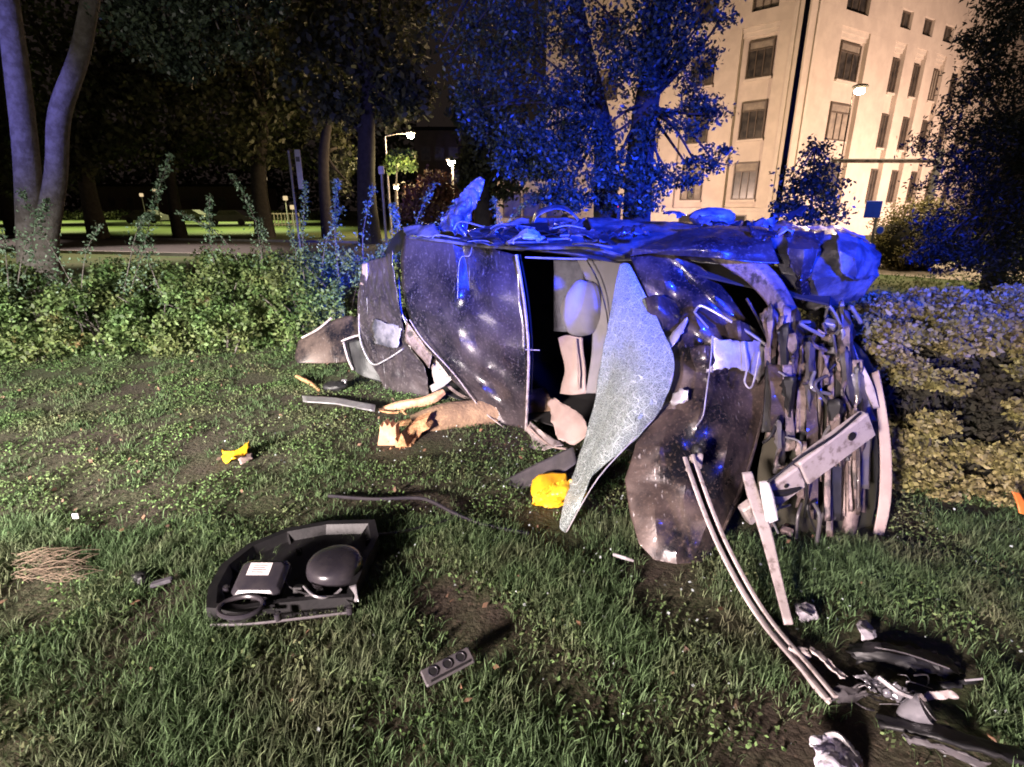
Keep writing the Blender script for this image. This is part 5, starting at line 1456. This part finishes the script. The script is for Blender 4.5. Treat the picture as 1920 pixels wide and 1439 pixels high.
# headlight unit lying on its face
t = gthing('headlight_unit', 'black headlight unit lying on the grass with a paper label', 'headlight', 560, 1110)
out = [(392,1168),(396,1130),(420,1085),(470,1045),(540,1015),(620,1000),(705,998),(712,1030),(690,1075),(668,1130),(664,1148),(600,1152),(520,1160),(450,1172)]
hb = MB(); lo_ = [G(u, v, .012) for u, v in out]; k = len(lo_)
cen = sum(lo_, Vector())/k
top_ = [p + UZ*.075 for p in lo_]; inn = [cen + (p-cen)*.90 + UZ*.075 for p in lo_]; flo = [cen + (p-cen)*.84 + UZ*.03 for p in lo_]
for i in range(k):
    j = (i+1) % k
    hb.quad(lo_[i], lo_[j], top_[j], top_[i]); hb.quad(top_[i], top_[j], inn[j], inn[i]); hb.quad(inn[i], inn[j], flo[j], flo[i])
hb.poly(flo); hb.poly(list(reversed(lo_)))
hb.build('housing', m_black, t, bev=.004)
e1 = (G(545,1060,.1) - G(445,1060,.1)).normalized(); e2 = Vector((-e1.y, e1.x, 0))
def tilt(a): 
    return (e1, (e2*math.cos(a) + UZ*math.sin(a)), (UZ*math.cos(a) - e2*math.sin(a)))
axm = tilt(R(20))
c = G(492, 1088, .10)
mo = MB().box(c, (.205, .165, .07), axm, .018).build('control_module', m_gloss, t, True, bev=.004)
MB().box(c + axm[2]*.0365 + axm[1]*.03 - axm[0]*.012, (.094, .058, .0015), axm).build('paper_label', m_label, mo)
pr = MB()
for r_ in range(4):
    pr.box(c + axm[2]*.0377 + axm[1]*(.047-.011*r_) - axm[0]*(.012+.004*(r_ % 2)), (.06-.01*(r_ % 2), .0035, .0008), axm)
pr.build('label_print', m_print, mo)
for i in range(k):
    if i % 2: continue
    p_, q_ = inn[i], flo[i]; w_ = (lo_[(i+1) % k] - lo_[i]).normalized()
    MB().prism([p_ - w_*.004 - UZ*.004, q_ - w_*.004, q_ + (cen-q_)*.10 - w_*.004], w_*.008).build('housing_rib', m_black, t)
for u_, v_ in ((424,1100),(560,1030),(690,1012),(655,1138),(520,1150)):
    bo = G(u_, v_, .09)
    MB().tube([bo - UZ*.03, bo], .014, 10, 1).build('screw_boss', m_gloss, t, True)
    MB().tube([bo, bo + UZ*.002], .007, 8, 1).build('screw_hole', m_dark, t)
MB().tube([c + axm[0]*.09 + axm[2]*.01, c + axm[0]*.13 - axm[2]*.01 - axm[1]*.03, G(590,1118,.09), G(640,1120,.08), G(662,1142,.06)], .004, 6, 5).build('wire', m_black, t, True)
MB().box(c - axm[1]*.10 + axm[0]*.02 - axm[2]*.01, (.07, .03, .03), axm, .004).build('module_plug', m_grey, t)
rg = MB(); cr = G(452, 1138, .095)
for q in range(28):
    pass
ringp = [cr + (e1*math.cos(2*math.pi*q/28)*.085 + e2*math.sin(2*math.pi*q/28)*.06) for q in range(29)]
rg.tube(ringp, .010, 8, 1, False).build('lamp_ring', m_gloss, t, True)
MB().tube([cr - UZ*.03, cr - UZ*.026], .058, 20, 1).build('lamp_opening', m_dark, t)
cbulb = G(628, 1058, .10)
cap = MB(); cap.tube([cbulb - UZ*.05, cbulb - UZ*.01, cbulb + UZ*.025 , cbulb + UZ*.038], [.118, .122, .108, .060], 26, 3); cap.build('bulb_cover', m_gloss, t, True)
for u, v, s in ((560,1105,.03),(580,1120,.024),(600,1110,.022),(545,1125,.022)):
    MB().box(G(u, v, .075), (s*1.3, s, s), tilt(R(-12)), .003).build('connector', m_grey if u == 580 else m_black, t)
for q in range(4):
    MB().box(G(508, 1120+q*9, .08), (.035, .006, .02), axm).build('cooling_fin', m_black, t)
MB().tube([G(570,1100,.09), G(590,1118,.10), G(620,1120,.08), G(640,1105,.09)], .006, 6, 4).build('wire', m_alu, t, True)
MB().tube([G(396,1172,.05), G(470,1170,.055), G(560,1160,.055), G(660,1148,.05)], .006, 6, 3).build('front_rim', m_grey, t, True)
sheet('broken_mount', [[tuple(G(655,1100,.09)),tuple(G(668,1096,.11))],[tuple(G(660,1128,.06)),tuple(G(672,1130,.08))]], m_alu, t, 4, .01, 12, .5, .004, 60, px=False)

# black seal running from the headlight to the wreck
t = gthing('rubber_seal', 'long thin black rubber seal lying across the grass', 'seal', 800, 940)
MB().tube([G(616,930,.03), G(700,936,.03), G(780,934,.05), G(812,942,.05), G(850,962,.05), G(905,984,.03), G(992,1002,.02)], .010, 7, 5).build('seal', m_gloss, t, True)
t = gthing('black_strap', 'dark strap trailing from the headlight unit towards the seal', 'strap', 760, 990)
MB().tube([G(700,1004,.05), G(760,996,.03), G(830,978,.03), G(860,966,.03)], .012, 6, 4, True, .5).build('strap', m_black, t, True)

# panel with three round knobs
t = gthing('control_panel', 'small grey panel with three round holes in the foreground grass', 'panel', 838, 1250)
pc = G(840, 1250, .075)
pA_, pB_ = G(792, 1274, .07), G(880, 1228, .08)
ax1 = (pB_ - pA_).normalized(); ax2 = Vector((-ax1.y, ax1.x, 0)).normalized(); ax3 = ax1.cross(ax2)
ax2 = (ax2*math.cos(R(18)) - UZ*-math.sin(R(18))).normalized(); ax3 = ax1.cross(ax2).normalized()
AX = (ax1, ax2, ax3)
MB().box(pc, ((pB_-pA_).length*1.03, .062, .012), AX, .004).build('plate', m_grey, t)
for f in (-.30, 0, .28):
    cc = pc + ax1*f*(pB_-pA_).length + ax2*.006 + ax3*.007
    rp = [cc + ax1*math.cos(2*math.pi*q/20)*.0165 + ax2*math.sin(2*math.pi*q/20)*.0165 for q in range(21)]
    MB().tube(rp, .0035, 6, 1, False).build('knob_ring', m_gloss, t, True)
    MB().tube([cc - ax3*.0005, cc + ax3*.0015], .0140, 16, 1).build('knob_hole', m_black, t)
MB().box(pc - ax2*.022 + ax3*.008, ((pB_-pA_).length*.82, .006, .005), AX).build('slot', m_black, t)

# yellow pieces
t = gthing('yellow_bag', 'bright yellow crumpled plastic bag under the hanging windscreen', 'bag', 1040, 935)
c = G(1040, 935, .0)
sheet('bag', [[tuple(G(1004,920,.10)),tuple(G(1036,905,.17)),tuple(G(1072,900,.19)),tuple(G(1100,912,.15))],[tuple(G(998,934,.06)),tuple(G(1034,928,.13)),tuple(G(1070,925,.13)),tuple(G(1104,932,.08))],[tuple(G(1000,944,.005)),tuple(G(1034,950,.02)),tuple(G(1070,948,.02)),tuple(G(1100,944,.005))]], m_yellow, t, 10, .045, 12, 1.4, .003, 78, px=False, folds=13, jag=.012)
sheet('bag_flap', [[tuple(G(1002,905,.06)),tuple(G(1030,884,.12)),tuple(G(1060,880,.14))],[tuple(G(998,925,.03)),tuple(G(1028,915,.08)),tuple(G(1070,905,.10))],[tuple(G(1004,942,.005)),tuple(G(1035,942,.01)),tuple(G(1096,940,.01))]], m_yellow, t, 6, .03, 14, .7, .003, 61, px=False)
t = gthing('yellow_fragment', 'small torn yellow fragment alone on the grass at left', 'fragment', 445, 858)
gsheet('piece', [[(418,846,.05),(440,840,.08),(468,824,.11)],[(416,866,.02),(438,862,.05),(466,846,.06)]], m_yellow, t, 62, .03, .008, k=6, jag=.02)
gsheet('piece', [[(446,860,.03),(472,848,.04)],[(452,872,.01),(474,862,.01)]], m_pink, t, 63, .01, .006)

# flat strip leaning under the windscreen
t = gthing('flat_strip', 'flat brown grey trim strip leaning beside the yellow bag', 'trim strip', 1000, 900)
sheet('strip', [[(1075,838,3.02),(1082,868,2.92)],[(1010,868,2.98),(1030,900,2.86)],[(936,906,2.92),(950,926,2.83)]], m_grey, t, 6, .01, 5, .4, .01, 64)

# silver strip and stick, left of the wreck
t = gthing('silver_strip', 'flat silver metal strip lying on the grass left of the broken trunk', 'metal strip', 635, 758)
gsheet('strip', [[(566,742,.03),(630,746,.04),(704,760,.05)],[(568,754,.02),(630,758,.03),(702,771,.04)]], m_alu, t, 65, .006, .01, jag=0)
t = gthing('wood_stick', 'short pale wooden stick on the grass above the silver strip', 'stick', 580, 720)
MB().tube([G(556,706,.04), G(580,718,.03), G(598,732,.02)], [.016, .02, .012], 7, 3).build('stick', m_wood, t, True)
t = gthing('black_lump', 'small dark broken part beside the silver strip', 'car part', 625, 722)
MB().ball(G(628, 724, .05), (.10, .07, .05), 14, 10, .8, None, 3.7).build('lump', m_black, t, True)
MB().box(G(645, 716, .08), (.05, .04, .03), tilt(R(30)), .005).build('clip', m_alu, t)
t = gthing('rear_fragment', 'large dark bumper fragment lying behind the rear of the wreck', 'bumper', 620, 660)
sheet('fragment', [[(560,640,5.35),(600,612,5.4),(650,592,5.3),(690,600,5.2)],[(552,668,5.25),(600,655,5.2),(640,650,5.1),(690,650,5.0)],[(556,680,5.2),(600,682,5.15),(640,680,5.05),(690,678,4.95)]], m_hood, t, 7, .05, 5, .6, .01, 66)
MB().tube([P(566,634,5.33), P(596,618,5.35), P(622,596,5.35)], .012, 6, 3).build('pale_edge', m_pale, t, True)
t = gthing('rear_fragment', 'smaller dark frame fragment leaning against the rear hatch', 'bumper', 665, 690)
sheet('fragment', [[(648,642,5.02),(672,636,4.98),(692,640,4.94)],[(655,680,4.98),(680,684,4.92),(705,690,4.86)],[(672,700,4.92),(698,712,4.85),(722,722,4.76)]], m_black, t, 6, .06, 6, .8, .01, 67)
MB().tube([P(640,640,4.98), P(668,630,4.95), P(690,628,4.92)], .010, 6, 3).build('frame_edge', m_pale, t, True)
MB().tube([P(644,642,4.98), P(652,672,4.94), P(662,694,4.9)], .010, 6, 3).build('frame_edge', m_pale, t, True)
t = gthing('grey_fragment', 'small grey fragment with a blue end left of the headlight', 'fragment', 300, 1095)
MB().box(G(303, 1092, .045), (.085, .03, .02), (Vector((.92,.38,.1)).normalized(), Vector((-.38,.92,0)).normalized(), UZ), .005).build('piece', m_lampshell, t)
MB().ball(G(262, 1085, .03), (.04, .03, .025), 12, 8, .8, None, 1).build('dark_piece', m_black, t, True)
t = gthing('lilac_shard', 'tiny lilac shard lying in the grass at far left', 'shard', 142, 968)
MB().box(G(142, 968, .05), (.035, .012, .03), None, .003).build('piece', m_white, t)
t = gthing('pale_stick', 'thin pale stick in the grass left of the hanging bonnet', 'stick', 1168, 1045)
MB().tube([G(1150,1040,.05), G(1170,1046,.05), G(1188,1052,.04)], [.008, .009, .006], 6, 3).build('stick', m_bare, t, True)
t = gthing('dry_stalks', 'bunch of dry straw stalks at the left edge', 'straw', 70, 1060)
sk = MB()
for i in range(110):
    u, v = 20 + rr.random()*110, 1035 + rr.random()*55
    p = G(u, v, .02 + rr.random()*.05); a = rr.uniform(-.5, .7)
    sk.tube([p, p + Vector((math.cos(a)*.06, math.sin(a)*.06, rr.uniform(-.01, .03))), p + Vector((math.cos(a)*.13, math.sin(a)*.13, rr.uniform(-.02, .02)))], [.0015, .0014, .0008], 4, 2)
o = sk.build('stalks', m_straw, t); o['kind'] = 'stuff'
t = gthing('orange_piece', 'bright orange scrap hanging in the hedge at the right edge', 'scrap', 1908, 945)
sheet('piece', [[(1898,922,2.46),(1912,925,2.46)],[(1908,946,2.44),(1925,950,2.44)],[(1912,962,2.42),(1928,968,2.42)]], m_orange, t, 4, .01, 8, .5, .006, 70)

# ---- broken young tree
t = gthing('broken_trunk', 'broken pale tree trunk with splintered end lying under the wreck', 'tree trunk', 830, 820)
a_, b_ = P(778, 812, 3.78), P(935, 772, 3.98)
lg = MB(); lg.tube([a_ + Vector((0,0,.03)), a_.lerp(b_, .35) + UZ*.055, a_.lerp(b_, .7) + UZ*.02, b_, b_ + (b_-a_)*.6 - UZ*.03], [.112, .122, .126, .13, .13], 18, 5); lg.build('log', m_bark2, t, True)
rs = random.Random(3)
ld = (a_-b_).normalized()
def shard(root, s0, e0, w, m_):
    """one torn sliver of wood: a thin three sided spike"""
    d = (e0 - s0).normalized(); a1 = d.cross(Vector((rs.gauss(0,1), rs.gauss(0,1), rs.gauss(0,1)))).normalized(); a2 = d.cross(a1)
    b3 = MB(); n0 = [s0 + a1*w, s0 - a1*w*.6 + a2*w*.5, s0 - a1*w*.5 - a2*w*.4]
    mid = s0.lerp(e0, .55) + a1*rs.uniform(-w, w)*.7; m3 = [mid + (q - s0)*rs.uniform(.7, 1.0) for q in n0]; t3 = [e0 + (q - s0)*rs.uniform(.12, .5) + d*rs.uniform(-.02, .02) for q in n0]
    b3.poly(n0)
    for k_ in range(3):
        b3.quad(n0[k_], n0[(k_+1) % 3], m3[(k_+1) % 3], m3[k_]); b3.quad(m3[k_], m3[(k_+1) % 3], t3[(k_+1) % 3], t3[k_])
    b3.poly(t3)
    return b3.build('splinter', m_, root)
for i in range(34):
    an = rs.uniform(0, 6.28); rr_ = .105*math.sqrt(rs.random())
    side = UZ*math.sin(an)*rr_ + ld.cross(UZ).normalized()*math.cos(an)*rr_
    s_ = a_ - ld*.06 + side; e_ = a_ + ld*rs.uniform(.03, .24) + side*rs.uniform(.6, 1.5) - UZ*rs.uniform(-.03, .08)
    shard(t, s_, e_, rs.uniform(.012, .032), rs.choice([m_wood, m_wood, m_peel]))
t = gthing('tree_stump', 'splintered orange stump of the broken young tree', 'stump', 728, 862)
gb = G(735, 862)
def snag(cx, r0, r1, hs, name, m_):
    """upright piece of torn trunk: a tapering many sided block with a jagged top"""
    b3 = MB(); k_ = len(hs)*2; lo3 = []; mi3 = []; to3 = []
    for q in range(k_):
        th = 2*math.pi*q/k_; d = Vector((math.cos(th), math.sin(th)*.8, 0))
        h = hs[(q//2) % len(hs)]*(1.0 if q % 2 else .8)
        lo3.append(cx + d*r0 - UZ*.02); mi3.append(cx + d*(r0*.5+r1*.5)*rs.uniform(.9, 1.08) + UZ*h*.55); to3.append(cx + d*r1*rs.uniform(.75, 1.1) + UZ*h)
    for q in range(k_):
        j = (q+1) % k_
        b3.quad(lo3[q], lo3[j], mi3[j], mi3[q]); b3.quad(mi3[q], mi3[j], to3[j], to3[q]); b3.poly([to3[q], to3[j], cx + UZ*min(hs)*.75])
    b3.build(name, m_, t)
def block(root, out, Y0, lean, off, m_):
    """chunk of torn trunk: jagged outline with real depth, split along the grain"""
    pts = [P(u_, v_, Y0 + lean*(868-v_)/70) for u_, v_ in out]
    b3 = MB(); b3.prism(pts, off)
    return b3.build('splinter', m_, root, bev=.004)
block(t, [(706,868),(707,838),(711,812),(712,798),(717,802),(720,791),(726,800),(731,794),(735,803),(742,797),(743,826),(741,845),(748,866)], 3.44, .02, (.015,.055,.01), m_peel)
block(t, [(736,866),(741,838),(740,822),(746,830),(752,812),(757,822),(764,842),(770,862)], 3.40, .04, (.02,.07,.0), m_wood)
block(t, [(752,862),(760,834),(754,816),(768,800),(782,790),(803,783),(798,796),(806,804),(790,812),(781,830),(778,846),(770,860)], 3.47, .14, (.02,.08,.02), m_wood)
block(t, [(724,868),(727,848),(732,838),(737,850),(742,868)], 3.38, .02, (.01,.03,.0), m_wood)
for i in range(20):
    s_ = G(742 + rs.random()*26, 846 - rs.random()*16); e_ = s_.lerp(a_, rs.uniform(.6, 1.0)) + UZ*rs.uniform(.0, .10)
    shard(t, s_ - UZ*.01, e_, rs.uniform(.02, .042), rs.choice([m_wood, m_wood, m_peel]))
t = gthing('peeled_branch', 'peeled pink branch lying across above the broken trunk', 'branch', 770, 765)
MB().tube([P(712,772,4.18), P(750,762,4.2), P(790,755,4.22), P(812,748,4.25), P(832,735,4.3)], [.030, .044, .042, .046, .03], 8, 4).build('branch', m_peel, t, True)
for pts in ([(690,786,4.08),(715,776,4.1),(740,770,4.14)], [(712,770,4.1),(740,775,4.08),(760,768,4.1)], [(752,768,4.1),(768,782,4.04),(800,790,4.0)], [(770,786,4.0),(800,785,3.98),(812,775,4.0)]):
    MB().tube([P(*p) for p in pts], [.010, .022, .007], 6, 4, True, .6).build('splinter', m_wood, t, True)
